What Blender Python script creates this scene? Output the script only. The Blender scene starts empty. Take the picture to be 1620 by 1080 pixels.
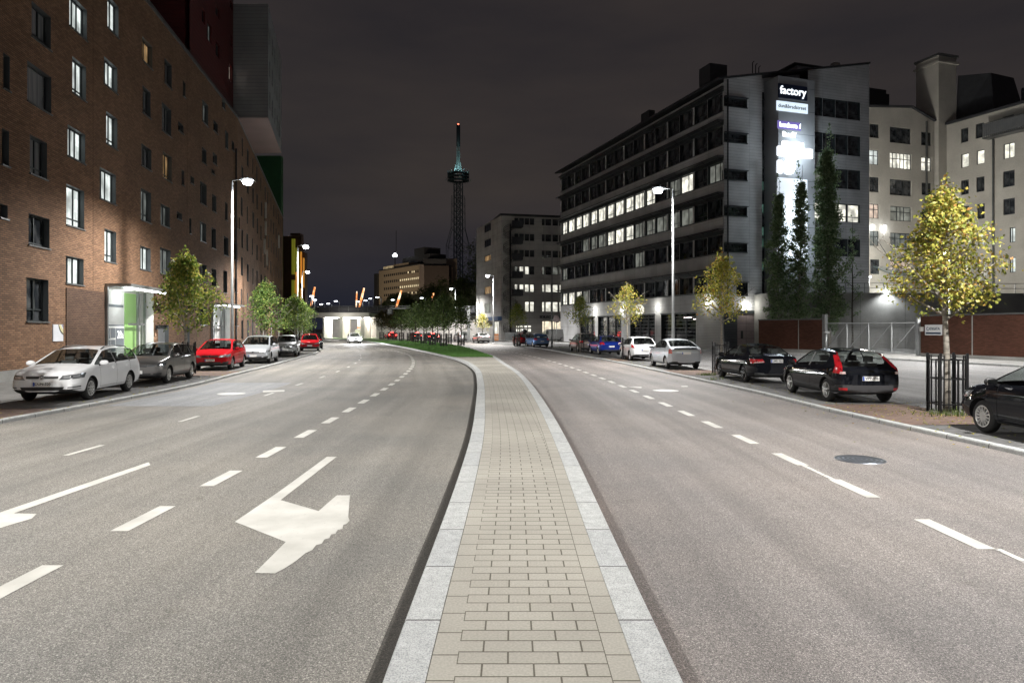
import bpy, bmesh, math, random
from mathutils import Vector, Matrix
from mathutils.bvhtree import BVHTree
random.seed(7)
SC = bpy.context.scene
COL = SC.collection
R = math.radians

# ------------------------------------------------------------ camera
cd = bpy.data.cameras.new('camera'); cam = bpy.data.objects.new('camera', cd); COL.objects.link(cam)
cam.location = (0, 0, 2.1); cam.rotation_euler = (R(90), 0, 0)
cd.lens = 24; cd.sensor_width = 36; cd.shift_y = -20/1620
cd.clip_start = 0.1; cd.clip_end = 3000
SC.camera = cam
SC.view_settings.view_transform = 'Standard'; SC.view_settings.look = 'None'
SC.view_settings.exposure = 0.22; SC.view_settings.gamma = 1
SC.cycles.use_denoising = True
SC.cycles.max_bounces = 6; SC.cycles.diffuse_bounces = 3; SC.cycles.glossy_bounces = 3
SC.cycles.transparent_max_bounces = 8; SC.cycles.sample_clamp_indirect = 4
SC.cycles.sample_clamp_direct = 30

# ------------------------------------------------------------ night sky
W = bpy.data.worlds.new('World'); SC.world = W; W.use_nodes = True
nt = W.node_tree; nt.nodes.clear()
def NN(nt, t, **k):
    n = nt.nodes.new(t)
    for a, b in k.items(): setattr(n, a, b)
    return n
o = NN(nt, 'ShaderNodeOutputWorld'); bg = NN(nt, 'ShaderNodeBackground')
tc = NN(nt, 'ShaderNodeTexCoord'); sx = NN(nt, 'ShaderNodeSeparateXYZ')
rp = NN(nt, 'ShaderNodeValToRGB'); rp.color_ramp.elements[0].position = 0.0
rp.color_ramp.elements[0].color = (.015, .017, .026, 1)
e = rp.color_ramp.elements.new(.10); e.color = (.021, .020, .024, 1)
e = rp.color_ramp.elements.new(.2); e.color = (.030, .026, .0245, 1)
rp.color_ramp.elements[-1].position = .6; rp.color_ramp.elements[-1].color = (.0215, .0185, .0195, 1)
mp = NN(nt, 'ShaderNodeMapping'); mp.inputs['Scale'].default_value = (1, 1, 4)
nz = NN(nt, 'ShaderNodeTexNoise'); nz.inputs['Scale'].default_value = 2.2; nz.inputs['Detail'].default_value = 6
cr = NN(nt, 'ShaderNodeValToRGB'); cr.color_ramp.elements[0].position = .35; cr.color_ramp.elements[1].position = .72
cr.color_ramp.elements[0].color = (.76, .78, .88, 1); cr.color_ramp.elements[1].color = (1.32, 1.24, 1.18, 1)
mx = NN(nt, 'ShaderNodeMix', data_type='RGBA', blend_type='MULTIPLY'); mx.inputs[0].default_value = 1
L = nt.links.new
L(tc.outputs['Generated'], sx.inputs[0]); L(sx.outputs['Z'], rp.inputs[0])
L(tc.outputs['Generated'], mp.inputs[0]); L(mp.outputs[0], nz.inputs['Vector']); L(nz.outputs[0], cr.inputs[0])
L(rp.outputs[0], mx.inputs[6]); L(cr.outputs[0], mx.inputs[7]); L(mx.outputs[2], bg.inputs[0]); L(bg.outputs[0], o.inputs[0])
bg.inputs[1].default_value = 1.0

# ------------------------------------------------------------ helpers
def tag(o, label=None, cat=None, group=None, kind=None):
    if label: o['label'] = label
    if cat: o['category'] = cat
    if group: o['group'] = group
    if kind: o['kind'] = kind
    return o
def empty(name, loc=(0, 0, 0), rz=0):
    o = bpy.data.objects.new(name, None); COL.objects.link(o)
    o.location = loc; o.rotation_euler = (0, 0, rz); o.empty_display_size = .2
    return o
MATS = {}
def mat(name, col=(.5, .5, .5), rough=.6, metal=0, coat=0, spec=.5, emit=None, es=0, fn=None, bump=None):
    if name in MATS: return MATS[name]
    m = bpy.data.materials.new(name); m.use_nodes = True; nt = m.node_tree
    b = nt.nodes['Principled BSDF']
    b.inputs['Base Color'].default_value = (*col, 1); b.inputs['Roughness'].default_value = rough
    b.inputs['Metallic'].default_value = metal; b.inputs['Coat Weight'].default_value = coat
    b.inputs['Specular IOR Level'].default_value = spec
    if emit: b.inputs['Emission Color'].default_value = (*emit, 1); b.inputs['Emission Strength'].default_value = es
    if fn: fn(nt, b)
    MATS[name] = m
    return m
def noise(nt, scale, detail=4, vec=None, rough=.5):
    n = NN(nt, 'ShaderNodeTexNoise'); n.inputs['Scale'].default_value = scale; n.inputs['Detail'].default_value = detail
    n.inputs['Roughness'].default_value = rough
    if vec: nt.links.new(vec, n.inputs['Vector'])
    return n.outputs[0]
def ramp(nt, fac, stops):
    r = NN(nt, 'ShaderNodeValToRGB'); el = r.color_ramp.elements
    while len(el) < len(stops): el.new(.5)
    for e, (p, c) in zip(el, stops):
        e.position = p; e.color = (*c, 1) if len(c) == 3 else c
    nt.links.new(fac, r.inputs[0]); return r.outputs[0]
def mixc(nt, a, b, f=1.0, mode='MULTIPLY'):
    m = NN(nt, 'ShaderNodeMix', data_type='RGBA', blend_type=mode)
    for s, v in ((0, f), (6, a), (7, b)):
        if hasattr(v, 'is_linked') or isinstance(v, bpy.types.NodeSocket): nt.links.new(v, m.inputs[s])
        else: m.inputs[s].default_value = v if s == 0 else (*v, 1)
    return m.outputs[2]
def bumpn(nt, b, h, strength=.3, dist=.01):
    n = NN(nt, 'ShaderNodeBump'); n.inputs['Strength'].default_value = strength; n.inputs['Distance'].default_value = dist
    nt.links.new(h, n.inputs['Height']); nt.links.new(n.outputs[0], b.inputs['Normal'])
def objc(nt): return NN(nt, 'ShaderNodeTexCoord').outputs['Object']
def geoc(nt): return NN(nt, 'ShaderNodeNewGeometry').outputs['Position']
def uvc(nt): return NN(nt, 'ShaderNodeTexCoord').outputs['UV']

def varied(name, col, rough=.7, amt=.25, scale=1.5, fine=30, metal=0, spec=.4, bs=0, **k):
    """A plain colour broken by large soft stains and fine grain."""
    def fn(nt, b):
        g = geoc(nt)
        big = ramp(nt, noise(nt, scale, 5, g), [(.3, (1-amt,)*3), (.7, (1+amt*.6,)*3)])
        sm = ramp(nt, noise(nt, fine, 3, g), [(.3, (1-amt*.5,)*3), (.7, (1+amt*.4,)*3)])
        nt.links.new(mixc(nt, mixc(nt, col, big), sm), b.inputs['Base Color'])
        if bs: bumpn(nt, b, noise(nt, fine, 4, g), bs, .01)
    return mat(name, col, rough, metal, spec=spec, fn=fn, **k)

def asphalt(name, c0, c1, tone, dirt=None, fine=1.0):
    def fn(nt, b):
        g = geoc(nt)
        v = NN(nt, 'ShaderNodeTexVoronoi'); v.inputs['Scale'].default_value = 160*fine; nt.links.new(g, v.inputs['Vector'])
        sp = NN(nt, 'ShaderNodeSeparateColor'); nt.links.new(v.outputs['Color'], sp.inputs[0])
        grain = ramp(nt, sp.outputs[0], [(0, c0), (.55, tuple(.5*(a+d) for a, d in zip(c0, c1))), (.85, c1), (1, tuple(min(1, x*1.6) for x in c1))])
        n1 = ramp(nt, noise(nt, 60, 6, g, .75), [(.34, (.7,)*3), (.66, (1.28,)*3)])
        n2 = ramp(nt, noise(nt, .35, 5, g), [(.3, (.80, .81, .83)), (.7, (1.15, 1.12, 1.09))])
        mp = NN(nt, 'ShaderNodeMapping'); mp.inputs['Scale'].default_value = (1.6, .05, 1); nt.links.new(uvc(nt), mp.inputs[0])
        n3 = ramp(nt, noise(nt, 1.0, 3, mp.outputs[0]), [(.35, (.78,)*3), (.65, (1.1,)*3)])
        st = ramp(nt, noise(nt, 1.7, 7, g, .7), [(.60, (1,)*3), (.72, (.80, .79, .77))])
        c = mixc(nt, mixc(nt, mixc(nt, mixc(nt, grain, n1), n2), n3), st)
        if dirt:
            s = NN(nt, 'ShaderNodeSeparateXYZ'); nt.links.new(uvc(nt), s.inputs[0])
            c = mixc(nt, c, ramp(nt, s.outputs[0], dirt))
        nt.links.new(mixc(nt, c, tone), b.inputs['Base Color'])
        bumpn(nt, b, v.outputs['Distance'], .5, .008)
    return mat(name, (.1, .1, .1), .68, spec=.35, fn=fn)

def bricks(name, c1, c2, mortar, bw=.27, bh=.075, ms=.01, off=.5, uv=True, rough=.85, bump=.35, tint=None, spec=.25, bias=0):
    def fn(nt, b):
        t = NN(nt, 'ShaderNodeTexBrick'); t.offset = off
        for k, v in (('Scale', 1), ('Brick Width', bw), ('Row Height', bh), ('Mortar Size', ms), ('Mortar Smooth', .1), ('Bias', bias)):
            t.inputs[k].default_value = v
        t.inputs['Color1'].default_value = (*c1, 1); t.inputs['Color2'].default_value = (*c2, 1); t.inputs['Mortar'].default_value = (*mortar, 1)
        nt.links.new(uvc(nt), t.inputs['Vector'])
        g = geoc(nt)
        st = ramp(nt, noise(nt, .5, 5, g), [(.3, (.82,)*3), (.7, (1.12,)*3)])
        gr = ramp(nt, noise(nt, 60, 4, g), [(.3, (.86,)*3), (.7, (1.12,)*3)])
        nt.links.new(mixc(nt, mixc(nt, t.outputs[0], st), gr), b.inputs['Base Color'])
        inv = NN(nt, 'ShaderNodeMath', operation='SUBTRACT'); inv.inputs[0].default_value = 1; nt.links.new(t.outputs['Fac'], inv.inputs[1])
        bumpn(nt, b, inv.outputs[0], bump, .01)
    return mat(name, c1, rough, spec=spec, fn=fn)

class MB:
    """Collects quads/boxes/tubes with material slots and links them as ONE mesh object."""
    def __init__(s): s.v = []; s.f = []; s.m = []; s.uv = []; s.mats = []; s.sm = []
    def mi(s, m):
        if m not in s.mats: s.mats.append(m)
        return s.mats.index(m)
    def face(s, pts, m, uv=None, smooth=False):
        i = len(s.v); s.v += [tuple(p) for p in pts]; s.f.append(tuple(range(i, i+len(pts)))); s.m.append(s.mi(m)); s.uv.append(uv); s.sm.append(smooth)
    def hexa(s, p, m):      # p: 8 points, 0-3 bottom ring, 4-7 top ring
        for q in ((0, 3, 2, 1), (4, 5, 6, 7), (0, 1, 5, 4), (1, 2, 6, 5), (2, 3, 7, 6), (3, 0, 4, 7)):
            s.face([p[i] for i in q], m)
    def box(s, a, b, m, M=None):
        (x0, y0, z0), (x1, y1, z1) = a, b
        p = [Vector(q) for q in ((x0, y0, z0), (x1, y0, z0), (x1, y1, z0), (x0, y1, z0), (x0, y0, z1), (x1, y0, z1), (x1, y1, z1), (x0, y1, z1))]
        if M is not None: p = [M @ q for q in p]
        s.hexa(p, m)
    def bar(s, a, b, w, m, h=None):
        a, b = Vector(a), Vector(b); d = (b-a).normalized(); h = h or w
        up = Vector((0, 0, 1)) if abs(d.z) < .95 else Vector((0, 1, 0))
        x = d.cross(up).normalized(); y = x.cross(d)
        c = [(-w/2, -h/2), (w/2, -h/2), (w/2, h/2), (-w/2, h/2)]
        s.hexa([a+x*i+y*j for i, j in c]+[b+x*i+y*j for i, j in c], m)
    def tube(s, pts, rads, m, n=8, cap=True):
        pts = [Vector(p) for p in pts]
        if not hasattr(rads, '__len__'): rads = [rads]*len(pts)
        rings = []
        for i, p in enumerate(pts):
            d = (pts[min(i+1, len(pts)-1)]-pts[max(i-1, 0)]).normalized()
            up = Vector((0, 0, 1)) if abs(d.z) < .9 else Vector((0, 1, 0))
            x = d.cross(up).normalized(); y = d.cross(x)
            i0 = len(s.v)
            for k in range(n):
                a = 2*math.pi*k/n; s.v.append(tuple(p+(x*math.cos(a)+y*math.sin(a))*rads[i]))
            rings.append(i0)
        mi = s.mi(m)
        for a, b in zip(rings, rings[1:]):
            for k in range(n):
                s.f.append((a+k, a+(k+1) % n, b+(k+1) % n, b+k)); s.m.append(mi); s.uv.append(None); s.sm.append(True)
        if cap:
            for r_, rev in ((rings[0], 1), (rings[-1], 0)):
                q = [r_+k for k in range(n)]
                s.f.append(tuple(q[::-1] if rev else q)); s.m.append(mi); s.uv.append(None); s.sm.append(False)
    def disc(s, c, nrm, r, m, n=16, th=0):
        c = Vector(c); nrm = Vector(nrm).normalized()
        s.tube([c, c+nrm*(th or .004)], r, m, n)
    def lathe(s, prof, c, ax, m, n=24, smooth=True):   # prof: (radius, along)
        c = Vector(c); ax = Vector(ax).normalized(); up = Vector((0, 0, 1)) if abs(ax.z) < .9 else Vector((0, 1, 0))
        x = ax.cross(up).normalized(); y = ax.cross(x); mi = s.mi(m); i0 = len(s.v)
        for r, t in prof:
            for k in range(n):
                a = 2*math.pi*k/n; s.v.append(tuple(c+ax*t+(x*math.cos(a)+y*math.sin(a))*r))
        for j in range(len(prof)-1):
            for k in range(n):
                a = i0+j*n; b = a+n
                s.f.append((a+k, a+(k+1) % n, b+(k+1) % n, b+k)); s.m.append(mi); s.uv.append(None); s.sm.append(smooth)
    def build(s, name, parent=None, label=None, cat=None, group=None, kind=None, origin=None):
        me = bpy.data.meshes.new(name)
        off = Vector(origin) if origin is not None else None
        vv = [tuple(Vector(v)-off) for v in s.v] if off is not None else s.v
        me.from_pydata(vv, [], s.f)
        for m in s.mats: me.materials.append(m)
        me.polygons.foreach_set('material_index', s.m)
        me.polygons.foreach_set('use_smooth', s.sm)
        ul = me.uv_layers.new(name='UVMap').data
        for p, uv in zip(me.polygons, s.uv):
            if uv is None:
                n = p.normal
                if abs(n.z) > .7:
                    for li in p.loop_indices:
                        v = s.v[me.loops[li].vertex_index]; ul[li].uv = (v[0], v[1])
                else:
                    t = Vector((-n.y, n.x, 0)).normalized()
                    for li in p.loop_indices:
                        v = s.v[me.loops[li].vertex_index]; ul[li].uv = (v[0]*t.x+v[1]*t.y, v[2])
            else:
                for li, q in zip(p.loop_indices, uv): ul[li].uv = q
        me.update()
        o = bpy.data.objects.new(name, me); COL.objects.link(o)
        if off is not None: o.location = off
        if parent is not None:
            o.parent = parent
            if off is None and parent.type == 'MESH' : pass
        return tag(o, label, cat, group, kind)

def child(o, parent):
    o.parent = parent; return o

class Frame:
    """Facade frame: u along the wall, w outwards, z up."""
    def __init__(s, x, y, dx, dy, flip=False):
        d = Vector((dx, dy)).normalized(); s.d = d; s.o = Vector((x, y)); s.n = Vector((d.y, -d.x))*(-1 if flip else 1)
    def __call__(s, u, w, z): return Vector((s.o.x+s.d.x*u+s.n.x*w, s.o.y+s.d.y*u+s.n.y*w, z))
    def u(s, px):          # where a sight line through this photo column meets the wall
        r = (px-810)/1080
        return (r*s.o.y-s.o.x)/(s.d.x-r*s.d.y)
    def z(s, px, py):
        u = s.u(px); Y = s.o.y+s.d.y*u
        return 2.1+(520-py)/1080*Y
    def M(s, u=0, w=0, z=0):
        p = s(u, w, z)
        return Matrix(((s.d.x, s.n.x, 0, p.x), (s.d.y, s.n.y, 0, p.y), (0, 0, 1, p.z), (0, 0, 0, 1)))
    def box(s, mb, u0, u1, w0, w1, z0, z1, m): 
        p = [s(u0, w0, z0), s(u1, w0, z0), s(u1, w1, z0), s(u0, w1, z0), s(u0, w0, z1), s(u1, w0, z1), s(u1, w1, z1), s(u0, w1, z1)]
        if (s.d.x*s.n.y-s.d.y*s.n.x) < 0: p = [p[i] for i in (3, 2, 1, 0, 7, 6, 5, 4)]
        mb.hexa(p, m)
    def quad(s, mb, u0, u1, w, z0, z1, m, uvo=(0, 0)):
        p = [s(u0, w, z0), s(u1, w, z0), s(u1, w, z1), s(u0, w, z1)]
        uv = [(u0-uvo[0], z0-uvo[1]), (u1-uvo[0], z0-uvo[1]), (u1-uvo[0], z1-uvo[1]), (u0-uvo[0], z1-uvo[1])]
        if (s.d.x*s.n.y-s.d.y*s.n.x) > 0: p = p[::-1]; uv = uv[::-1]
        mb.face(p, m, uv)
    def skin(s, mb, u0, u1, z0, z1, holes, m, w=0):
        """Wall sheet with rectangular holes."""
        zs = sorted({z0, z1}|{max(z0, min(z1, q)) for h in holes for q in h[2:4]})
        for a, b in zip(zs, zs[1:]):
            if b-a < 1e-4: continue
            c = (a+b)/2
            iv = sorted((h[0], h[1]) for h in holes if h[2] < c < h[3])
            cur = u0
            for p, q in iv:
                if p > cur: s.quad(mb, cur, p, w, a, b, m)
                cur = max(cur, q)
            if cur < u1: s.quad(mb, cur, u1, w, a, b, m)

def window(F, hole, parent, glass, fr, rv, depth=.25, bars_v=(), bars_h=(), fw=.07, sill=None, name='window', w=0):
    """One window: pane set back in the wall, with frame and reveal as sub-parts."""
    u0, u1, z0, z1 = hole
    g = MB(); F.quad(g, u0, u1, w-depth, z0, z1, glass, (u0, z0)); wo = g.build(name, parent)
    f = MB(); d0, d1 = w-depth+.004, w-depth+.06
    F.box(f, u0, u0+fw, d0, d1, z0, z1, fr); F.box(f, u1-fw, u1, d0, d1, z0, z1, fr)
    F.box(f, u0+fw, u1-fw, d0, d1, z0, z0+fw, fr); F.box(f, u0+fw, u1-fw, d0, d1, z1-fw, z1, fr)
    for b in bars_v:
        uu = u0+(u1-u0)*b; F.box(f, uu-fw/2, uu+fw/2, d0, d1-.003, z0+fw, z1-fw, fr)
    for b in bars_h:
        zz = z0+(z1-z0)*b; F.box(f, u0+fw, u1-fw, d0, d1-.006, zz-fw/2, zz+fw/2, fr)
    for a, b in (((u0, z0), (u0, z1)), ((u1, z0), (u1, z1)), ((u0, z0), (u1, z0)), ((u0, z1), (u1, z1))):
        f.face([F(a[0], w, a[1]), F(b[0], w, b[1]), F(b[0], w-depth, b[1]), F(a[0], w-depth, a[1])], rv)
    f.build('frame', wo)
    if sill:
        s_ = MB(); F.box(s_, u0-.04, u1+.04, w-depth+.07, w+.06, z0-.05, z0+.012, sill); s_.build('sill', wo)
    return wo

def text(s, size, m, M, parent, name='lettering', ext=.01, bold=0):
    c = bpy.data.curves.new('t', 'FONT'); c.body = s; c.size = size; c.extrude = ext; c.offset = bold; c.align_x = 'CENTER'; c.align_y = 'CENTER'; c.resolution_u = 3
    t = bpy.data.objects.new('t', c); COL.objects.link(t)
    bpy.context.view_layer.update()
    me = bpy.data.meshes.new_from_object(t.evaluated_get(bpy.context.evaluated_depsgraph_get()))
    bpy.data.objects.remove(t); bpy.data.curves.remove(c)
    me.transform(M); me.materials.clear(); me.materials.append(m)
    o = bpy.data.objects.new(name, me); COL.objects.link(o); o.parent = parent
    return o
def textM(F, u, w, z, reading=1):
    """Matrix that lays lettering on a facade, readable from outside."""
    p = F(u, w, z); d = Vector((F.d.x, F.d.y, 0)); n = Vector((F.n.x, F.n.y, 0)); up = Vector((0, 0, 1))
    x = up.cross(n)
    return Matrix(((x.x, 0, n.x, p.x), (x.y, 0, n.y, p.y), (0, 1, 0, p.z), (0, 0, 0, 1)))

def curve(pts, k=1.0):
    P = [(x*1.0*k, y*k) for x, y in pts]; P.sort(key=lambda q: q[1])
    ys = [p[1] for p in P]; xs = [p[0] for p in P]; n = len(P)
    d = [(xs[i+1]-xs[i])/(ys[i+1]-ys[i]) for i in range(n-1)]
    m = [d[0]]+[(d[i-1]*(ys[i+1]-ys[i])+d[i]*(ys[i]-ys[i-1]))/(ys[i+1]-ys[i-1]) for i in range(1, n-1)]+[d[-1]]
    def f(y):
        if y <= ys[0]: return xs[0]+m[0]*(y-ys[0])
        if y >= ys[-1]: return xs[-1]+m[-1]*(y-ys[-1])
        i = max(j for j in range(n-1) if ys[j] <= y); h = ys[i+1]-ys[i]; t = (y-ys[i])/h
        return (2*t**3-3*t*t+1)*xs[i]+(t**3-2*t*t+t)*h*m[i]+(-2*t**3+3*t*t)*xs[i+1]+(t**3-t*t)*h*m[i+1]
    return f
def frange(a, b, s):
    r = []; y = a
    while y < b-1e-6: r.append(y); y += s
    return r+[b]
def arclen(f, ys):
    s = [0]
    for a, b in zip(ys, ys[1:]): s.append(s[-1]+math.hypot(f(b)-f(a), b-a))
    return s
def offs(f, d):
    """Edge curve moved sideways by d metres (to the right for d > 0)."""
    return lambda y: f(y)+d*math.sqrt(1+((f(y+.5)-f(y-.5)))**2)
def ribbon(mb, f0, f1, ys, z, m, n=1, uvx=None):
    S = arclen(f0, ys)
    for i in range(len(ys)-1):
        a, b = ys[i], ys[i+1]
        for k in range(n):
            t0, t1 = k/n, (k+1)/n
            w0, w1 = f1(a)-f0(a), f1(b)-f0(b)
            p = [(f0(a)+w0*t0, a, z), (f0(a)+w0*t1, a, z), (f0(b)+w1*t1, b, z), (f0(b)+w1*t0, b, z)]
            uv = [(w0*t0, S[i]), (w0*t1, S[i]), (w1*t1, S[i+1]), (w1*t0, S[i+1])]
            mb.face(p, m, uv)
def kerb(mb, f0, f1, ys, h, m, bev=.02):
    """Kerb stone run; f0 is the road-side edge, f1 the inner one."""
    S = arclen(f0, ys)
    for i in range(len(ys)-1):
        a, b = ys[i], ys[i+1]; sg = 1 if f1(a) > f0(a) else -1
        def sec(y): return [(f0(y), y, -.02), (f0(y)+sg*.006, y, h-bev), (f0(y)+sg*bev, y, h), (f1(y), y, h), (f1(y), y, -.02)]
        A, B = sec(a), sec(b); us = [0, h, h+.02, h+.3, h+.5]
        for k in range(4):
            q = [A[k], A[k+1], B[k+1], B[k]]; uv = [(S[i], us[k]), (S[i], us[k+1]), (S[i+1], us[k+1]), (S[i+1], us[k])]
            if sg > 0: q = q[::-1]; uv = uv[::-1]
            mb.face(q, m, uv)
def G(px, py, z=0):
    Y = (2.1-z)*1080/(py-520); return ((px-810)/1080*Y, Y)

# ------------------------------------------------------------ materials
M_asL = asphalt('asphalt_left', (.10, .098, .092), (.30, .29, .27), (1, .985, .95))
M_asR = asphalt('asphalt_right', (.10, .094, .092), (.31, .288, .275), (1, .98, .962), dirt=[(0, (.62, .57, .55)), (.09, (.80, .75, .73)), (.22, (1, 1, 1)), (1, (1, 1, 1))])
M_asG = asphalt('asphalt_side', (.09, .09, .09), (.25, .25, .25), (1, 1, 1))
M_asP = asphalt('asphalt_patch', (.13, .137, .145), (.35, .365, .38), (1, 1, 1))
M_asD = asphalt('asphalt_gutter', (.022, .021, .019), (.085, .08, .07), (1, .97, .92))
def paintf(nt, b):
    g = geoc(nt)
    chip = ramp(nt, noise(nt, 26, 9, g, .8), [(.60, (0,)*3), (.66, (.75,)*3)])
    sm = ramp(nt, noise(nt, 2.2, 5, g), [(.3, (.80, .80, .79)), (.65, (1.05,)*3)])
    nt.links.new(mixc(nt, mixc(nt, (.55, .54, .50), sm), (.20, .19, .18), chip, 'MIX'), b.inputs['Base Color']); bumpn(nt, b, noise(nt, 120, 3, g), .3, .004)
M_paint = mat('road_paint', (.56, .55, .51), .6, spec=.3, fn=paintf)
def worn(nt, b):
    g = geoc(nt)
    c = mixc(nt, (.58, .57, .53), (.16, .155, .145), ramp(nt, noise(nt, 14, 8, g, .75), [(.52, (0,)*3), (.6, (1,)*3)]), 'MIX')
    nt.links.new(c, b.inputs['Base Color'])
M_worn = mat('worn_paint', (.5, .5, .5), .65, fn=worn)
def granite(nt, b):
    t = NN(nt, 'ShaderNodeTexBrick'); t.offset = 0
    for k, v in (('Scale', 1), ('Brick Width', 1.05), ('Row Height', 50), ('Mortar Size', .009), ('Mortar Smooth', .1)): t.inputs[k].default_value = v
    t.inputs['Color1'].default_value = (.40, .41, .41, 1); t.inputs['Color2'].default_value = (.46, .47, .46, 1); t.inputs['Mortar'].default_value = (.05, .05, .045, 1)
    mp = NN(nt, 'ShaderNodeMapping'); mp.inputs['Location'].default_value = (0, 25, 0); nt.links.new(uvc(nt), mp.inputs[0])
    nt.links.new(mp.outputs[0], t.inputs['Vector'])
    g = geoc(nt)
    a = ramp(nt, noise(nt, 90, 5, g, .8), [(.38, (.5, .51, .52)), (.5, (1, 1, 1)), (.66, (1.35, 1.35, 1.33))])
    c = ramp(nt, noise(nt, 9, 5, g, .6), [(.3, (.8,)*3), (.7, (1.1,)*3)])
    nt.links.new(mixc(nt, mixc(nt, t.outputs[0], a), c), b.inputs['Base Color']); bumpn(nt, b, noise(nt, 25, 6, g, .7), .45, .02)
M_gran = mat('granite', (.4, .4, .4), .75, fn=granite)
M_pave = bricks('median_pavers', (.325, .308, .268), (.355, .338, .296), (.11, .10, .08), .305, .15, .006, .5, bump=.6)
M_pedge = bricks('median_edge_pavers', (.33, .314, .275), (.355, .338, .296), (.11, .10, .08), .6, .305, .006, 0, bump=.6)
M_bay = bricks('bay_pavers', (.10, .10, .10), (.15, .148, .145), (.06, .06, .058), .3, .15, .008, .5, bump=.3)
M_bayred = bricks('red_bay_pavers', (.15, .095, .075), (.21, .15, .12), (.07, .06, .055), .22, .11, .008, .5, bump=.3)
M_walk = bricks('sidewalk_slabs', (.20, .20, .19), (.25, .245, .235), (.09, .09, .085), .5, .5, .008, .5, bump=.3)
M_brick = bricks('brick_facade', (.155, .083, .045), (.27, .15, .084), (.075, .057, .044), .285, .083, .012, .5, bump=.45)
M_brick2 = bricks('brick_dark', (.08, .045, .029), (.12, .07, .045), (.04, .03, .024), .285, .083, .012, .5, bump=.45)
M_fence = bricks('brick_fence', (.062, .024, .014), (.095, .038, .024), (.045, .024, .017), .27, .075, .008, .5, bump=.3)
M_frame = mat('dark_frame', (.035, .042, .045), .4, .4)
M_sill = varied('grey_sheet', (.13, .135, .135), .4, .15, metal=.5)
M_reveal = varied('reveal_sheet', (.10, .11, .115), .45, .15, metal=.3)
M_black = mat('black_steel', (.012, .012, .013), .45, .3)
M_galv = varied('galvanised', (.26, .27, .27), .42, .15, 3, metal=.75)
M_galvl = varied('galvanised_bright', (.34, .355, .36), .5, .12, 3, metal=.3)
M_white = varied('white_render', (.62, .61, .58), .8, .08)
M_conc = varied('concrete', (.30, .30, .285), .85, .25, .6, 20, bs=.2)
M_concl = varied('light_concrete', (.5, .48, .45), .85, .2, .6, 20)
def corr(name, col, sc=9, rough=.5, metal=.2, st=.5):
    def fn(nt, b):
        s = NN(nt, 'ShaderNodeSeparateXYZ'); nt.links.new(uvc(nt), s.inputs[0])
        m_ = NN(nt, 'ShaderNodeMath', operation='MULTIPLY'); m_.inputs[1].default_value = sc; nt.links.new(s.outputs[1], m_.inputs[0])
        f = NN(nt, 'ShaderNodeMath', operation='PINGPONG'); f.inputs[1].default_value = .5; nt.links.new(m_.outputs[0], f.inputs[0])
        c = ramp(nt, noise(nt, .5, 4, geoc(nt)), [(.3, (.85,)*3), (.7, (1.1,)*3)])
        line = ramp(nt, f.outputs[0], [(0, (.55,)*3), (.10, (1,)*3), (.5, (1,)*3)])
        nt.links.new(mixc(nt, mixc(nt, col, c), line), b.inputs['Base Color']); bumpn(nt, b, f.outputs[0], st, .04)
    return mat(name, col, rough, metal, fn=fn)
M_corr = corr('corrugated_light', (.36, .36, .35), 6)
M_corrg = corr('corrugated_grey', (.30, .32, .33), 3)
M_corrr = corr('corrugated_red', (.10, .013, .012), 3)
M_louv = corr('louvre_dark', (.05, .055, .065), 4, st=1)
M_greenw = varied('green_cladding', (.03, .12, .045), .6, .15)
M_pink = corr('soffit_pink', (.20, .135, .125), 3)
M_facpanel = bricks('factory_panel', (.44, .445, .45), (.50, .505, .51), (.2, .2, .205), 2.65, 1.2, .012, 0, bump=.15)
M_facpanel2 = bricks('factory_wall', (.45, .455, .465), (.50, .505, .515), (.26, .26, .27), 3.1, .305, .014, 0, bump=.3)
M_cream = varied('cream_render', (.44, .42, .375), .9, .16, .35, 8)
M_roofd = varied('dark_roof', (.035, .037, .042), .6, .2)
def tiles(name, c1, c2, bw, bh, ms=.012, mort=(.12, .12, .115)): return bricks(name, c1, c2, mort, bw, bh, ms, 0, bump=.15)
M_panel = tiles('grey_panels', (.40, .39, .375), (.46, .45, .43), 2.6, 1.02)
M_grass = None
def grassf(nt, b):
    g = geoc(nt)
    c = ramp(nt, noise(nt, 3, 8, g, .7), [(.3, (.06, .115, .032)), (.5, (.10, .18, .055)), (.7, (.15, .24, .085))])
    nt.links.new(c, b.inputs['Base Color']); bumpn(nt, b, noise(nt, 40, 5, g, .8), .8, .05)
M_grass = mat('grass', (.06, .14, .03), .9, fn=grassf)
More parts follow.
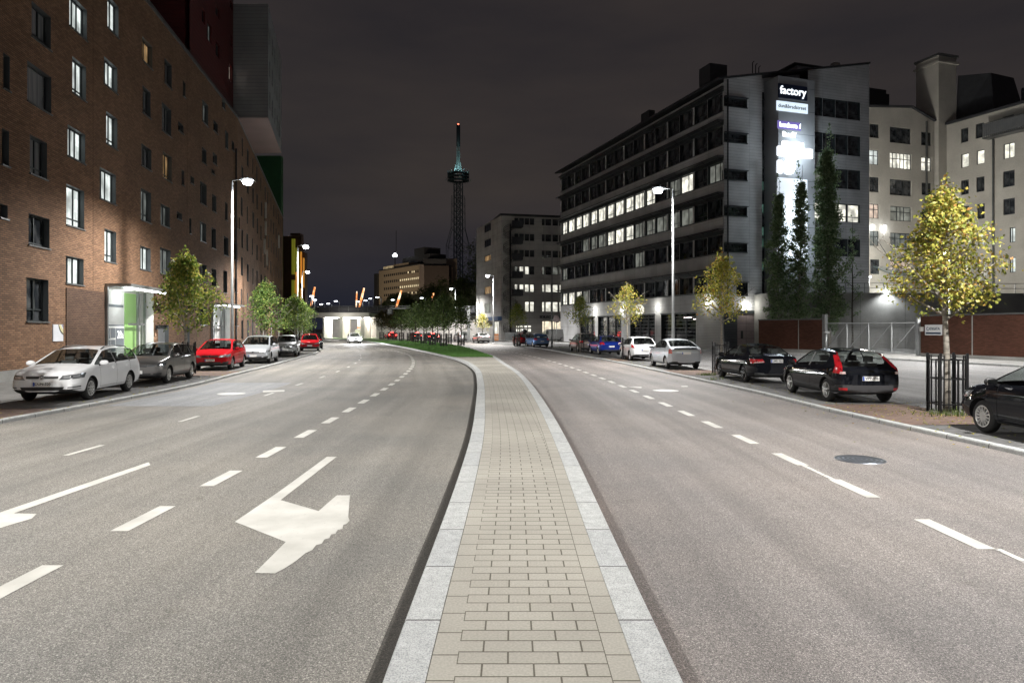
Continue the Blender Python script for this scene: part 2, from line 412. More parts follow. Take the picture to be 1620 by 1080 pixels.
def emis(name, c, s, vary=0, curtains=0):
    def fn(nt, b):
        if vary or curtains:
            g = uvc(nt)
            col = ramp(nt, noise(nt, 1.3, 3, g), [(.3, tuple(x*(1-vary) for x in c)), (.6, c)])
            if curtains:
                mp = NN(nt, 'ShaderNodeMapping'); mp.inputs['Scale'].default_value = (7, .3, 1); nt.links.new(g, mp.inputs[0])
                col = mixc(nt, col, ramp(nt, noise(nt, 2.0, 3, mp.outputs[0]), [(.35, (1-curtains,)*3), (.6, (1, 1, 1))]))
            t = NN(nt, 'ShaderNodeTexBrick'); t.offset = .37
            for k_, v_ in (('Scale', 1), ('Brick Width', .83), ('Row Height', .62), ('Mortar Size', .0)): t.inputs[k_].default_value = v_
            t.inputs['Color1'].default_value = (.62, .62, .62, 1); t.inputs['Color2'].default_value = (1.08, 1.08, 1.08, 1); nt.links.new(geoc(nt), t.inputs['Vector'])
            mp2 = NN(nt, 'ShaderNodeMapping'); mp2.inputs['Location'].default_value = (3.3, 1.7, 0); nt.links.new(g, mp2.inputs[0]); nt.links.new(mp2.outputs[0], t.inputs['Vector'])
            col = mixc(nt, col, t.outputs[0])
            col = mixc(nt, col, ramp(nt, noise(nt, .9, 2, geoc(nt)), [(.35, (.55,)*3), (.6, (1.1,)*3)]))
            nt.links.new(col, b.inputs['Emission Color'])
    return mat(name, tuple(x*.3 for x in c), .15, emit=c, es=s, fn=fn)
LIT = {
 'L': emis('lit_window_cool', (.82, .89, .86), 1.5, .45, .45), 'W': emis('lit_window_warm', (.75, .47, .22), .5, .3, .5),
 'M': emis('lit_window_dim', (.35, .38, .36), .45, .6, .5), 'O': emis('lit_office', (.92, .90, .78), 1.5, .5, .15),
 'P': emis('lit_peach', (.95, .75, .62), .85, .5, .2), 'N': emis('lit_office_dim', (.5, .52, .46), .42, .6, .3)}
def glassf(nt, b):
    c = ramp(nt, noise(nt, 1.1, 2, uvc(nt)), [(.4, (.015, .018, .022)), (.6, (.07, .075, .08))])
    nt.links.new(c, b.inputs['Base Color'])
LIT['D'] = mat('dark_glass', (.015, .017, .02), .06, spec=.6, fn=glassf)
def curt(nt, b):
    mp = NN(nt, 'ShaderNodeMapping'); mp.inputs['Scale'].default_value = (8, .2, 1); nt.links.new(uvc(nt), mp.inputs[0])
    nt.links.new(ramp(nt, noise(nt, 2, 2, mp.outputs[0]), [(.35, (.15, .155, .16)), (.6, (.26, .265, .27))]), b.inputs['Base Color'])
LIT['C'] = mat('dark_curtained_glass', (.13, .13, .14), .25, coat=1, fn=curt)
M_lamp = mat('lamp_lens', (1, 1, 1), .3, emit=(.93, .97, 1), es=110)
M_tube = mat('light_tube', (1, 1, 1), .3, emit=(.93, .98, 1), es=9)

def lamp_spot(loc, power, col=(1, .97, .93), size=R(165), blend=.5, radius=.12, target=None, parent=None, name='lamp_light'):
    l = bpy.data.lights.new(name, 'SPOT'); l.energy = power; l.color = col; l.spot_size = size; l.spot_blend = blend; l.shadow_soft_size = radius
    o = bpy.data.objects.new(name, l); COL.objects.link(o); o.location = loc
    if target is not None:
        o.rotation_euler = (Vector(target)-Vector(loc)).to_track_quat('-Z', 'Y').to_euler()
    if parent is not None: o.parent = parent
    return o
def lamp_point(loc, power, col=(1, .97, .92), radius=.08, parent=None, name='lamp_light'):
    l = bpy.data.lights.new(name, 'POINT'); l.energy = power; l.color = col; l.shadow_soft_size = radius
    o = bpy.data.objects.new(name, l); COL.objects.link(o); o.location = loc
    if parent is not None: o.parent = parent
    return o
# ============================================================ GROUND, ROADS, MEDIAN
ML = curve([(-.55, -45), (-.74, 0), (-.77, 4), (-.76, 8.8), (-.79, 12.3), (-1.03, 19.4), (-1.4, 27.3), (-1.98, 35.4), (-3.5, 45.4), (-6.4, 56.7), (-9.4, 67.3), (-13.4, 81), (-22.5, 109), (-36, 140), (-75, 200)], .96)
MR = curve([(1.0, -45), (1.01, 0), (1.02, 6), (1.04, 12.63), (.92, 20.2), (.36, 32.9), (-.38, 41), (-1.24, 50.9), (-2.2, 58), (-5.0, 76.6), (-7.9, 90.7), (-11.5, 105), (-23, 140), (-50, 190)], .96)
LK = curve([(-11, -45), (-11.1, 0), (-11.3, 15.1), (-11.35, 20), (-11.6, 24.9), (-12.4, 30.5), (-13.5, 38.6), (-15, 48), (-16.7, 58.5), (-18.9, 67.7), (-23, 81), (-31, 100), (-52, 140), (-95, 200)])
RK = curve([(8.8, -45), (8.7, 0), (8.42, 11.2), (8.0, 17.4), (7.9, 22), (7.5, 27.7), (7.15, 32.9), (6.1, 45.4), (5.0, 54), (3.0, 70.9), (-2.6, 94.5), (-7.5, 109), (-19, 140), (-42, 190)])
YS = frange(-30, 60, 1.0)+frange(61, 190, 2.0)

g = MB(); g.face([(-1500, -600, 0), (1500, -600, 0), (1500, 2500, 0), (-1500, 2500, 0)], M_asG); g.build('ground', kind='structure')
r = MB(); ribbon(r, LK, ML, YS, .004, M_asL, 4); r.build('road_left', kind='structure')
r = MB(); ribbon(r, MR, RK, YS, .004, M_asR, 4); r.build('road_right', kind='structure')
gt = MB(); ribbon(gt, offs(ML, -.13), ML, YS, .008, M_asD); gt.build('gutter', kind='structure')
pa = MB(); ribbon(pa, offs(LK, .3), offs(LK, 3.2), frange(18.5, 26.5, 1), .008, M_asP); pa.build('asphalt_patch', kind='structure')

med = empty('median_island'); tag(med, kind='structure')
k = MB(); kerb(k, ML, offs(ML, .25), YS, .12, M_gran); k.build('kerb', med)
k = MB(); kerb(k, MR, offs(MR, -.25), YS, .12, M_gran); k.build('kerb', med)
ML1, ML2, MR1, MR2 = offs(ML, .25), offs(ML, .41), offs(MR, -.25), offs(MR, -.41)
YP = [y for y in YS if y <= 48]
pv = MB(); ribbon(pv, ML1, ML2, YP, .116, M_pedge); ribbon(pv, MR2, MR1, YP, .116, M_pedge)
ribbon(pv, ML2, MR2, YP, .116, M_pave); pv.build('pavers', med)
gr = MB(); YG = [y for y in YS if 48 <= y <= 150]
ribbon(gr, ML1, MR1, YG, .115, M_grass); gr.build('lawn_base', med)
# grass blades on the island, near part denser
gb = MB(); rg = random.Random(3)
mgb = mat('grass_blade', (.07, .17, .03), .8)
for _ in range(26000):
    y = 48+ (rg.random()**1.8)*62; x = ML1(y)+(MR1(y)-ML1(y))*rg.random()
    a = rg.random()*6.28; w = .02+.012*y/50; h = .05+.06*rg.random(); dx, dy = math.cos(a)*w, math.sin(a)*w
    gb.face([(x-dx, y-dy, .115), (x+dx, y+dy, .115), (x+rg.uniform(-.03, .03), y+rg.uniform(-.03, .03), .115+h)], mgb)
gb.build('grass', kind='stuff')

lk = MB(); kerb(lk, LK, offs(LK, -.16), YS, .09, M_gran); lk.build('kerb_left', kind='structure')
rk = MB(); kerb(rk, RK, offs(RK, .16), YS, .09, M_gran); rk.build('kerb_right', kind='structure')
b_ = MB(); ribbon(b_, offs(LK, -2.5), offs(LK, -.16), YS, .086, M_bay); b_.build('parking_bay_left', kind='structure')
b_ = MB(); ribbon(b_, offs(LK, -2.62), offs(LK, -2.5), YS, .095, M_gran); ribbon(b_, lambda y: -75, offs(LK, -2.62), YS, .09, M_walk); b_.build('sidewalk_left', kind='structure')
b_ = MB(); ribbon(b_, offs(RK, .16), offs(RK, 2.5), YS, .086, M_bay)
ribbon(b_, offs(RK, 2.5), offs(RK, 2.62), YS, .090, M_gran); b_.build('parking_bay_right', kind='structure')
for (a, b) in ((14.3, 18.2), (29.8, 33.2), (42.8, 46)):
    b_ = MB(); ribbon(b_, offs(RK, .17), offs(RK, 2.49), frange(a, b, 1), .091, M_bayred); b_.build('bay_paving', kind='structure')
for (a, b) in ((13.5, 17.2), (29.2, 32.5)):
    b_ = MB(); ribbon(b_, offs(LK, -2.49), offs(LK, -.17), frange(a, b, 1), .091, M_bayred); b_.build('bay_paving', kind='structure')
# service street edge and pavement along the fence and the office block
PV = [(30, 25), (27.8, 37), (25.9, 44.5), (23.9, 52.7), (19.5, 61), (14.5, 74), (9, 92), (4, 106), (-2.0, 119)]
pvf = curve(PV)
w_ = MB(); ysf = frange(25, 119, 1.5); kerb(w_, pvf, offs(pvf, .2), ysf, .12, M_gran)
ribbon(w_, offs(pvf, .2), lambda y: 70, ysf, .118, M_walk); w_.build('sidewalk_right', kind='structure')
pl = MB(); ribbon(pl, offs(RK, 2.62), lambda y: pvf(y) if y < 119 else 60, frange(25, 140, 1.5), .006, M_asG); pl.build('service_road', kind='structure')

# ---- painted markings, each its own painted thing on the road
def poly(name, pts, z=.0085, m=M_paint, kind='structure'):
    b = MB(); b.face([(x, y, z) for x, y in pts], m); return b.build(name, kind=kind)
def dash(name, f, y0, ln, w, m=M_paint):
    y1 = y0+ln; s = (f(y1)-f(y0))/ln; c = 1/math.sqrt(1+s*s); y1 = y0+ln*c; mid = (y0+y1)/2
    sk = w*.0
    return poly(name, [(f(y0)-w/2, y0), (f(y0)+w/2, y0), (f(y1)+w/2, y1), (f(y1)-w/2, y1)], m=m)
L1 = curve([(-4.05, 0), (-4.07, 7), (-4.07, 9.1), (-4.2, 17.2), (-4.75, 29), (-5.67, 39), (-6.8, 46.7), (-8.6, 56), (-13, 70), (-25, 100)])
L2 = curve([(-7.4, 0), (-7.42, 9.9), (-7.38, 12), (-7.5, 15.4), (-7.76, 21.4), (-8.0, 25.2), (-8.35, 31), (-9.6, 42), (-12, 54), (-18, 72), (-32, 100)])
R1 = curve([(4.55, 0), (4.5, 8), (4.46, 11), (4.18, 21), (3.75, 30), (2.9, 40.5), (1.2, 54), (-.6, 64), (-5.5, 84), (-13, 105)])
y = 5.05
while y < 88: dash('lane_mark', L1, y, 1.0, .19); y += 2.02
for y in (7.3, 11.3, 15.4, 21.4, 25.3, 29.2, 33.1, 37, 41, 45, 49, 53): dash('lane_mark', L2, y, 1.0, .10, M_paint if y not in (7.3,) else M_worn)
y = 4.5
while y < 88: dash('lane_mark', R1, y, 1.02, .175); y += 1.99
dash('old_lane_mark', lambda y: 4.62, 4.9, 1.6, .07, M_worn); dash('old_lane_mark', lambda y: 4.47, 9.5, 1.0, .07, M_worn)
arrow = [(517, 723), (532.6, 723), (444, 791.5), (504, 809), (532.6, 784), (553.7, 784), (551, 818), (553, 824), (549, 829), (543, 831), (542, 837), (534, 839), (531, 845), (524, 846), (521, 852), (513, 854), (509, 861), (500, 863), (494, 871), (483, 876), (470, 887), (452, 899), (435, 908), (403, 907), (452, 858), (371.5, 826), (441, 778.5)]
poly('turn_arrow', [G(*p) for p in arrow], .0085)
a2 = [(235, 731.5), (238, 736), (22, 812.5), (58, 813.5), (50, 821), (0, 836)]
p2 = [G(*p) for p in a2]
p2 += [(-6.75, 6.3), (-6.95, 6.1), (-6.85, 6.9), (-7.75, 7.75), G(-20, 818)]
poly('turn_arrow', p2, .0086)
def mdisc(name, cx, cy, rx, ry, m, z=.009, th=0):
    n = 28; b = MB(); b.face([(cx+rx*math.cos(i*2*math.pi/n), cy+ry*math.sin(i*2*math.pi/n), z) for i in range(n)], m); return b
def castiron(nt, b):
    w = NN(nt, 'ShaderNodeTexWave', wave_type='RINGS', rings_direction='Z'); w.inputs['Scale'].default_value = 4.5; nt.links.new(objc(nt), w.inputs['Vector'])
    nt.links.new(ramp(nt, w.outputs[0], [(.3, (.07, .078, .09)), (.7, (.17, .185, .21))]), b.inputs['Base Color']); bumpn(nt, b, w.outputs[0], .6, .01)
M_iron = mat('cast_iron', (.1, .1, .11), .4, .7, fn=castiron)
def manhole(x, y, r_, m, label, group=None):
    b = MB(); b.lathe([(0, .014), (r_*.82, .014), (r_*.84, .010), (r_*.90, .010), (r_*.92, .014), (r_, .014), (r_+.01, .002)], (0, 0, 0), (0, 0, 1), m, 36, False)
    o = b.build('manhole_cover'); o.location = (x, y, 0); tag(o, label, 'manhole cover'); return o
manhole(5.58, 10.95, .37, M_iron, 'dark ribbed cast iron manhole cover in the right hand carriageway')
manhole(5.2, 23.1, .42, varied('light_lid', (.36, .36, .34), .5, .1), 'pale round manhole cover beyond the lane dashes on the right carriageway')
manhole(-9.05, 22.0, .42, MATS['light_lid'], 'pale round manhole cover near the parked red car on the left carriageway')
poly('road_mark', [G(416, 618), G(450, 617), G(450, 619.5), G(416, 620.5)]); poly('road_mark', [G(992, 611.2), G(1015, 612), G(1015, 614), G(1008, 613.6)])
poly('road_mark', [G(1078, 610.5), G(1088, 610.5), G(1088, 612), G(1078, 612)])

# ============================================================ LEFT BRICK BUILDING
FB = Frame(-16.45, 8, -.16, 1)              # street face
bb = empty('brick_building', (-24, 30, 0)); tag(bb, 'long brown brick apartment block with deep staggered windows and lit entrances', 'building')
bb.location = (0, 0, 0)
UE = (62.7-8)*1.01272
S = 3.6
def zz(xl, xr, yt, yb, k, F=FB, o=(0, 0), s=3.6, **kw):
    pl_, pr = o[0]+xl/s, o[0]+xr/s
    u0, u1 = F.u(pl_), F.u(pr)
    return (min(u0, u1), max(u0, u1), F.z(pl_, o[1]+yb/s), F.z(pl_, o[1]+yt/s)), k, kw
WB = [
 (180, 290, 5, 205, 'C', (.6,), (.2,)), (155, 292, 345, 572, 'C', (), ()), (170, 268, 765, 985, 'C', (.6,), (.22,)),
 (18, 56, 300, 500, 'D', (), ()), (10, 52, 730, 935, 'D', (), ()),
 (395, 495, -40, 145, 'L', (.42, .68), ()), (412, 490, 320, 525, 'L', (.6,), (.2,)), (385, 485, 708, 885, 'L', (.42, .68), ()),
 (612, 675, -30, 155, 'L', (.6,), ()), (592, 668, 320, 475, 'L', (.4, .66), ()), (605, 668, 632, 815, 'L', (.6,), (.22,)), (568, 660, 950, 1128, 'L', (.35, .6), ()),
 (810, 868, 205, 340, 'W', (.5,), ()), (812, 858, 485, 640, 'C', (.55,), (.25,)), (805, 862, 815, 940, 'C', (.4, .62), ()),
 (937, 978, 330, 470, 'C', (.6,), (.2,)), (922, 975, 580, 740, 'C', (.7,), ()), (928, 978, 860, 1010, 'W', (.6,), (.2,)),
 (1015, 1045, 690, 740, 'D', (), ()), (1042, 1056, 460, 545, 'D', (), ()), (1034, 1049, 965, 1050, 'D', (), ()),
 (1152, 1185, 565, 690, 'M', (.6,), (.2,)), (1150, 1176, 835, 920, 'C', (.6,), ()), (1085, 1105, 1000, 1040, 'D', (), ()),
 (1215, 1240, 680, 740, 'D', (), ()), (1212, 1236, 865, 925, 'C', (.6,), ()),
 (1265, 1283, 550, 610, 'M', (), ()), (1283, 1300, 740, 840, 'M', (), ()), (1205, 1222, 960, 985, 'D', (), ()), (1320, 1333, 800, 850, 'D', (), ()),
 (0, 44, 1158, 1238, 'D', (.5,), ()), (162, 282, 1213, 1392, 'D', (.5,), (.1,)), (150, 276, 1578, 1830, 'D', (.55,), (.28,)),
 (378, 480, 1046, 1278, 'L', (.65,), (.2,)), (375, 476, 1455, 1612, 'L', (.36, .66), ()), (595, 662, 1301, 1485, 'L', (.62,), (.22,)),
 (802, 860, 1070, 1250, 'M', (.62,), (.24,)), (798, 858, 1398, 1530, 'L', (.4, .62), ()),
 (915, 967, 1158, 1278, 'M', (.62,), ()), (912, 972, 1408, 1555, 'M', (.6,), ()),
 (1007, 1036, 1203, 1243, 'D', (), ()), (1078, 1089, 1240, 1328, 'D', (), ()), (1140, 1177, 1030, 1153, 'C', (.6,), ()), (1138, 1174, 1258, 1368, 'M', (.6,), ()),
 (1140, 1177, 1500, 1600, 'C', (.6,), ()), (1208, 1232, 1103, 1198, 'C', (), ()), (1205, 1230, 1293, 1410, 'C', (.6,), ()), (1205, 1232, 1528, 1630, 'D', (.6,), ()),
 (1275, 1301, 1343, 1450, 'D', (.6,), ()), (1272, 1294, 1538, 1664, 'D', (.6,), ()), (1335, 1353, 1380, 1478, 'D', (), ()), (1335, 1352, 1583, 1663, 'D', (.6,), ()), (1338, 1357, 1773, 1855, 'D', (.6,), ()),
 (1282, 1296, 1150, 1250, 'D', (), ()), (1350, 1366, 1230, 1300, 'D', (), ()), (1140, 1178, 1745, 1850, 'D', (.5,), ())]
holes = []; wins = []
for xl, xr, yt, yb, k_, bv, bh in WB:
    h, k2, _ = zz(xl, xr, yt, yb, k_)
    wins.append((h, k_, bv, bh)); holes.append(h)
ZT = 21.4
eu0, eu1 = FB.u(167), FB.u(243); ez = 4.25
e2u0, e2u1 = FB.u(335), FB.u(364); ez2 = 4.0
d1 = (FB.u(250), FB.u(267), .1, 2.35); d2 = (FB.u(293), FB.u(300), .1, 2.3)
holes += [(eu0, eu1, .05, ez), (e2u0, e2u1, .05, ez2), d1, d2]
sk = MB()
FB.skin(sk, -2, UE, .35, ZT, holes, M_brick); FB.box(sk, -2, eu0, -.2, .03, 0, .5, M_conc); FB.box(sk, eu1+.0, d1[0], -.2, .03, 0, .12, M_conc)
sk.build('facade', bb)
co = MB(); FB.box(co, -2, UE, -14, -2.6, 0, ZT-.05, M_brick2)
FB.box(co, -2, UE, -2.6, .12, ZT, ZT+.22, M_sill)
FB.box(co, -2, -1.9, -2.6, -.01, 0, ZT-.02, M_brick2); FB.box(co, UE-.1, UE-.003, -2.6, -.01, 0, ZT-.02, M_brick2)
co.build('core', bb)
dk = MB(); uu0, uu1 = FB.u(104), FB.u(164.5)
FB.box(dk, uu0, uu1, .003, .035, .5, FB.z(104, 455), M_brick2); dk.build('brick_panel', bb)
for h, k_, bv, bh in wins: window(FB, h, bb, LIT[k_], M_frame, M_reveal, .27, bv, bh, .06, M_sill)
jt = MB()
for px in (147, 296): FB.box(jt, FB.u(px), FB.u(px)+.03, .001, .006, .5, ZT, M_brick2)
jt.build('expansion_joint', bb)
dpm = MB(); FB.box(dpm, FB.u(372), FB.u(372)+.12, .02, .14, .1, ZT-3, M_roofd); dpm.build('downpipe', bb)
def door(F, h, m, parent, name='door'):
    d = MB(); F.box(d, h[0], h[1], -.3, -.24, h[2], h[3], m)
    for a in (h[0], h[1]): d.face([F(a, 0, h[2]), F(a, 0, h[3]), F(a, -.3, h[3]), F(a, -.3, h[2])], M_reveal)
    d.face([F(h[0], 0, h[3]), F(h[1], 0, h[3]), F(h[1], -.3, h[3]), F(h[0], -.3, h[3])], M_reveal)
    o = d.build(name, parent); q = MB(); F.box(q, h[0]+.15, h[0]+.19, -.24, -.18, h[2]+.9, h[2]+1.3, M_galv); q.build('handle', o); return o
M_gdoor = varied('grey_door', (.2, .21, .22), .5, .1)
door(FB, d1, M_gdoor, bb); door(FB, d2, M_gdoor, bb)
# entrances: lit glazed lobbies
def entrance(u0, u1, zt, number, green=True):
    en = MB(); wl = varied('lobby_wall', (.72, .72, .70), .7, .05); dp = -.75
    FB.quad(en, u0, u1, dp, .1, zt, wl)
    for a in (u0, u1): en.face([FB(a, 0, .1), FB(a, 0, zt), FB(a, dp, zt), FB(a, dp, .1)], wl)
    en.face([FB(u0, 0, zt), FB(u1, 0, zt), FB(u1, dp, zt), FB(u0, dp, zt)], wl)
    en.face([FB(u0, 0, .11), FB(u1, 0, .11), FB(u1, dp, .11), FB(u0, dp, .11)], M_walk)
    lob = en.build('lobby', bb)
    cn = MB(); FB.box(cn, u0-.1, u1+.1, -.1, 1.25, zt+.02, zt+.16, M_galv); FB.box(cn, u0-.15, u0-.03, -.0, .16, .1, zt+.02, M_galv)
    ca = cn.build('canopy', bb)
    tb = MB(); FB.box(tb, u0+.4, u1-.3, .75, .87, zt-.06, zt+.018, M_tube); tb.build('light_tube', ca)
    fr = MB(); w = u1-u0
    for t in (.0, .16, .80, .965): FB.box(fr, u0+w*t, u0+w*t+.12, -.5, -.38, .1, zt, M_galv)
    FB.box(fr, u0+w*.62, u1, -.49, -.41, 2.3, 2.42, M_galv); FB.box(fr, u0, u0+w*.16, -.49, -.41, 1.6, 1.7, M_galv); FB.box(fr, u0+w*.9, u0+w*.91, -.49, -.41, .1, 2.3, M_galv)
    fr.build('door_frame', bb)
    if green:
        gp = MB(); mg = mat('green_glass', (.26, .45, .15), .3, emit=(.36, .65, .22), es=.18)
        FB.box(gp, u0+w*.64, u0+w*.90, dp+.01, dp+.03, .12, zt-.1, mg); gp.build('green_panel', bb)
    gm = mat('map_print', (.16, .18, .20), .6); mp_ = MB()
    gx = u0+w*.0
    for (a, b, c, d) in ((.30, .36, 1.55, 2.15), (.37, .46, 1.6, 2.15), (.47, .63, 1.1, 2.15), (.29, .37, .9, 1.5), (.38, .46, .85, 1.5), (.30, .63, 2.25, 2.33), (.31, .62, 3.3, 3.45)):
        FB.box(mp_, u0+w*a*1.0, u0+w*b, dp+.004, dp+.014, c, d, gm)
    mp_.build('wall_print', bb)
    if number: text(number, .62, mat('white_letter', (.8, .8, .8), .6, emit=(1, 1, 1), es=.4), textM(FB, u0+w*.55, dp+.03, 1.75), bb, ext=.004)
    lamp_point(FB((u0+u1)/2, -.2, zt-.3), 30, (.93, 1, .96), .25, bb)
    lamp_spot(FB((u0+u1)/2, .8, zt-.1), 60, (.93, .98, 1), R(150), .5, .3, None, bb)
    up = MB(); FB.box(up, u1+.28, u1+.42, .0, .14, 2.05, 2.3, M_black); up.build('wall_lamp', bb)
    lamp_spot(FB(u1+.35, .16, 2.0), 60, (1, .97, .9), R(70), .5, .04, FB(u1+.35, .05, 0), bb)
entrance(eu0, eu1, ez, '28a'); entrance(e2u0, e2u1, ez2, None, False)
# poster on the wall, 
po = MB(); pu0, pu1 = FB.u(83), FB.u(99); pz0, pz1 = FB.z(83, 540), FB.z(83, 513)
FB.box(po, pu0, pu1, .004, .03, pz0, pz1, varied('poster_white', (.6, .62, .66), .6, .1))
pow_ = po.build('poster', None, 'small white poster with a pale yellow arc on the brick wall', 'poster')
def arc(r0, r1, m, w):
    b = MB(); cu, cz = pu1+.22, pz1+.22
    for i in range(16):
        a0, a1 = math.pi+ i*(math.pi/2)/16, math.pi+(i+1)*(math.pi/2)/16
        q = [(cu+r0*math.cos(a0), cz+r0*math.sin(a0)), (cu+r1*math.cos(a0), cz+r1*math.sin(a0)), (cu+r1*math.cos(a1), cz+r1*math.sin(a1)), (cu+r0*math.cos(a1), cz+r0*math.sin(a1))]
        q = [(max(pu0+.01, min(pu1-.01, x)), max(pz0+.01, min(pz1-.01, z))) for x, z in q]
        b.face([FB(x, w, z) for x, z in q][::-1], m)
    return b
arc(.66, .72, M_black, .036).build('print_ring', pow_); arc(.5, .66, mat('pale_yellow', (.55, .52, .3), .6), .034).build('print_ring', pow_); arc(.2, .44, mat('print_violet', (.2, .19, .28), .6), .034).build('print_blot', pow_)

# far half of the facade: bends away with the road
FB2 = Frame(-25.2, 62.7, -.263, 1)
b2 = empty('brick_building'); tag(b2, 'far wing of brown brick flats bending away with the road, narrow tall windows', 'building')
rg = random.Random(5); h2 = []
for fl in range(7):
    for c in range(12):
        u = 2.5+c*4.6+rg.uniform(-.5, .5); 
        if u > 58: continue
        w = rg.choice((.7, 1.2, 1.4)); z0 = 1.2+fl*2.95+rg.uniform(-.2, .2); hh = 1.75
        h2.append((u, u+w, z0, z0+hh))
sk = MB(); FB2.skin(sk, 0, 59, .1, ZT, h2, M_brick)
sk.build('facade', b2)
sk = MB(); FB2.box(sk, 0, 59, -14, -.5, 0, ZT-.05, M_brick2); FB2.box(sk, 0, 59, -.5, .1, ZT, ZT+.22, M_sill); sk.build('core', b2)
for h in h2: window(FB2, h, b2, LIT[rg.choice('CDDDDMD')], M_frame, M_reveal, .2, (.6,), (), .06)
# white strips stand in for bright reflections on the window slits
for (px, y0, y1) in ((419, 320, 345), (419, 350, 372), (417, 378, 402), (421, 395, 420), (440, 372, 392)):
    u = FB2.u(px); s_ = MB(); FB2.box(s_, u, u+.12, 0, .22, FB2.z(px, y1), FB2.z(px, y0), M_white); s_.build('slit_reflection', b2)
for (px) in (415, 428, 440, 455):
    u = FB2.u(px); s_ = MB(); FB2.box(s_, u, u+.16, .05, .16, .3, 2.8, M_white); s_.build('entrance_light', b2)
    lamp_spot(FB2(u, .6, 3.1), 90, (.95, .98, 1), R(150), .5, .2, None, b2)

# red tower
RT = Frame(FB(42.5, -.4, 0).x, FB(42.5, -.4, 0).y, -.16, 1)
rt = empty('red_tower'); tag(rt, 'dark red ribbed tower block rising behind the brick roofline', 'tower block')
t = MB(); HR = [RT]
rh = [zz(a, b, c, d, k, RT)[0]+(k,) for a, b, c, d, k in ((1180, 1205, 115, 220, 'M'), (1228, 1250, 20, 80, 'C'), (1228, 1250, 230, 310, 'C'), (1305, 1320, 360, 450, 'P'), (1310, 1325, 0, 40, 'D'), (1335, 1350, 615, 700, 'P'), (1312, 1322, 190, 260, 'D'), (1150, 1168, 40, 120, 'D'), (1262, 1278, 530, 600, 'M'))]
RT.skin(t, 0, 13, ZT+.25, 46, [h[:4] for h in rh], M_corrr)
RT.box(t, .0, 13, -18, -.35, ZT+.25, 46, M_corrr)
t.build('facade', rt)
for h in rh: window(RT, h[:4], rt, LIT[h[4]], M_frame, M_corrr, .2, (.6,), (), .05)
pn = MB(); FB.box(pn, 29, 42.4, -9, -2.5, ZT+.25, ZT+3.2, M_roofd); pn.build('penthouse', bb)
# grey cantilevered block with pink soffit
CB = Frame(FB(55.0, .0, 0).x, FB(55.0, 0, 0).y, 1, .0)
cb = empty('cantilever_block'); tag(cb, 'grey corrugated block jutting out over the pavement with a pink soffit', 'building')
x0 = -25.35; x1 = -22.4; yb = 75.5
c = MB()
c.face([(-30, 62.7, 21.5), (x1, 62.7, 21.5), (x1, 62.7, 31.9), (-30, 62.7, 31.9)], M_corrg)
fs = Frame(x1, 62.7, -3.1, 12.8)
chs = []
for r_ in range(3):
    for q in range(5): chs.append((1.0+q*2.3+rg.uniform(-.2, .2), 1.9+q*2.3, 22.6+r_*3, 24.3+r_*3))
fs.skin(c, 0, 13.15, 21.5, 31.9, chs, M_corrg)
c.face([(-30, 62.7, 31.9), (x1, 62.7, 31.9), (-25.5, 75.5, 31.9), (-33, 75.5, 31.9)], M_roofd)
c.face([(-33, 75.5, 21.5), (-25.5, 75.5, 21.5), (-25.5, 75.5, 31.9), (-33, 75.5, 31.9)], M_corrg)
c.build('shell', cb)
c = MB(); c.face([(x0-.2, 62.75, 21.48), (-25.5+0.0, 75.45, 21.48), (-28.7, 75.45, 21.48)], M_pink); c.face([(x0-.2, 62.75, 21.48), (x1, 62.72, 21.48), (-25.5, 75.45, 21.48)], M_pink); c.build('soffit', cb)
for h in chs: window(fs, h, cb, LIT[rg.choice('DDC')], M_frame, M_corrg, .15, (), (), .05)
# green tower behind
gt_ = MB(); gt_.box((-64, 122, 0), (-41.3, 123.2, 33), M_greenw); gt_.build('green_tower', None, 'dark green clad tower end wall behind the brick roofline', 'tower block')
# yellow and brown building further on
yb_ = empty('yellow_building'); tag(yb_, 'brown building with tall lime and orange glowing window strips beyond the brick flats', 'building')
q = MB(); mbr = varied('rust_panel', (.05, .022, .014), .6, .2); 
FY = Frame(-43.6, 128, .15, 1)
FY = Frame(-44, 126, .22, 1, False)
q.box((-70, 126, 0), (-38.9, 127.5, 19.2), mbr); q.box((-38.9, 126.01, 0), (-38.2, 127.5, 16.2), mbr); q.build('wall', yb_)
ly = mat('lime_panel', (.45, .45, .04), .5, emit=(.42, .42, .04), es=.16); lo = mat('orange_panel', (.8, .35, .05), .5, emit=(1, .42, .06), es=.35)
for px, w, y0, y1, m in ((461.8, 4.6, 378, 434, ly), (461.8, 4.6, 443, 500, ly), (468, 2.2, 392, 428, ly), (468, 2.2, 430, 500, lo), (471.6, 1.0, 398, 500, ly), (475.4, 1.5, 398, 448, lo), (475.4, 1.5, 456, 500, lo), (479.6, 1.4, 408, 455, lo)):
    a = (px-810)/1080*125.6; b = (px+w-810)/1080*125.6
    q = MB(); z0, z1 = 2.1+(520-y1)/1080*125.6, 2.1+(520-y0)/1080*125.6
    q.box((a, 125.4, z0), (b, 125.9, z1), m); q.build('glowing_panel', yb_)
q = MB(); q.box((-40.6, 125.0, 19.21), (-38.8, 127, 19.6), mbr); q.build('roof_edge', yb_)
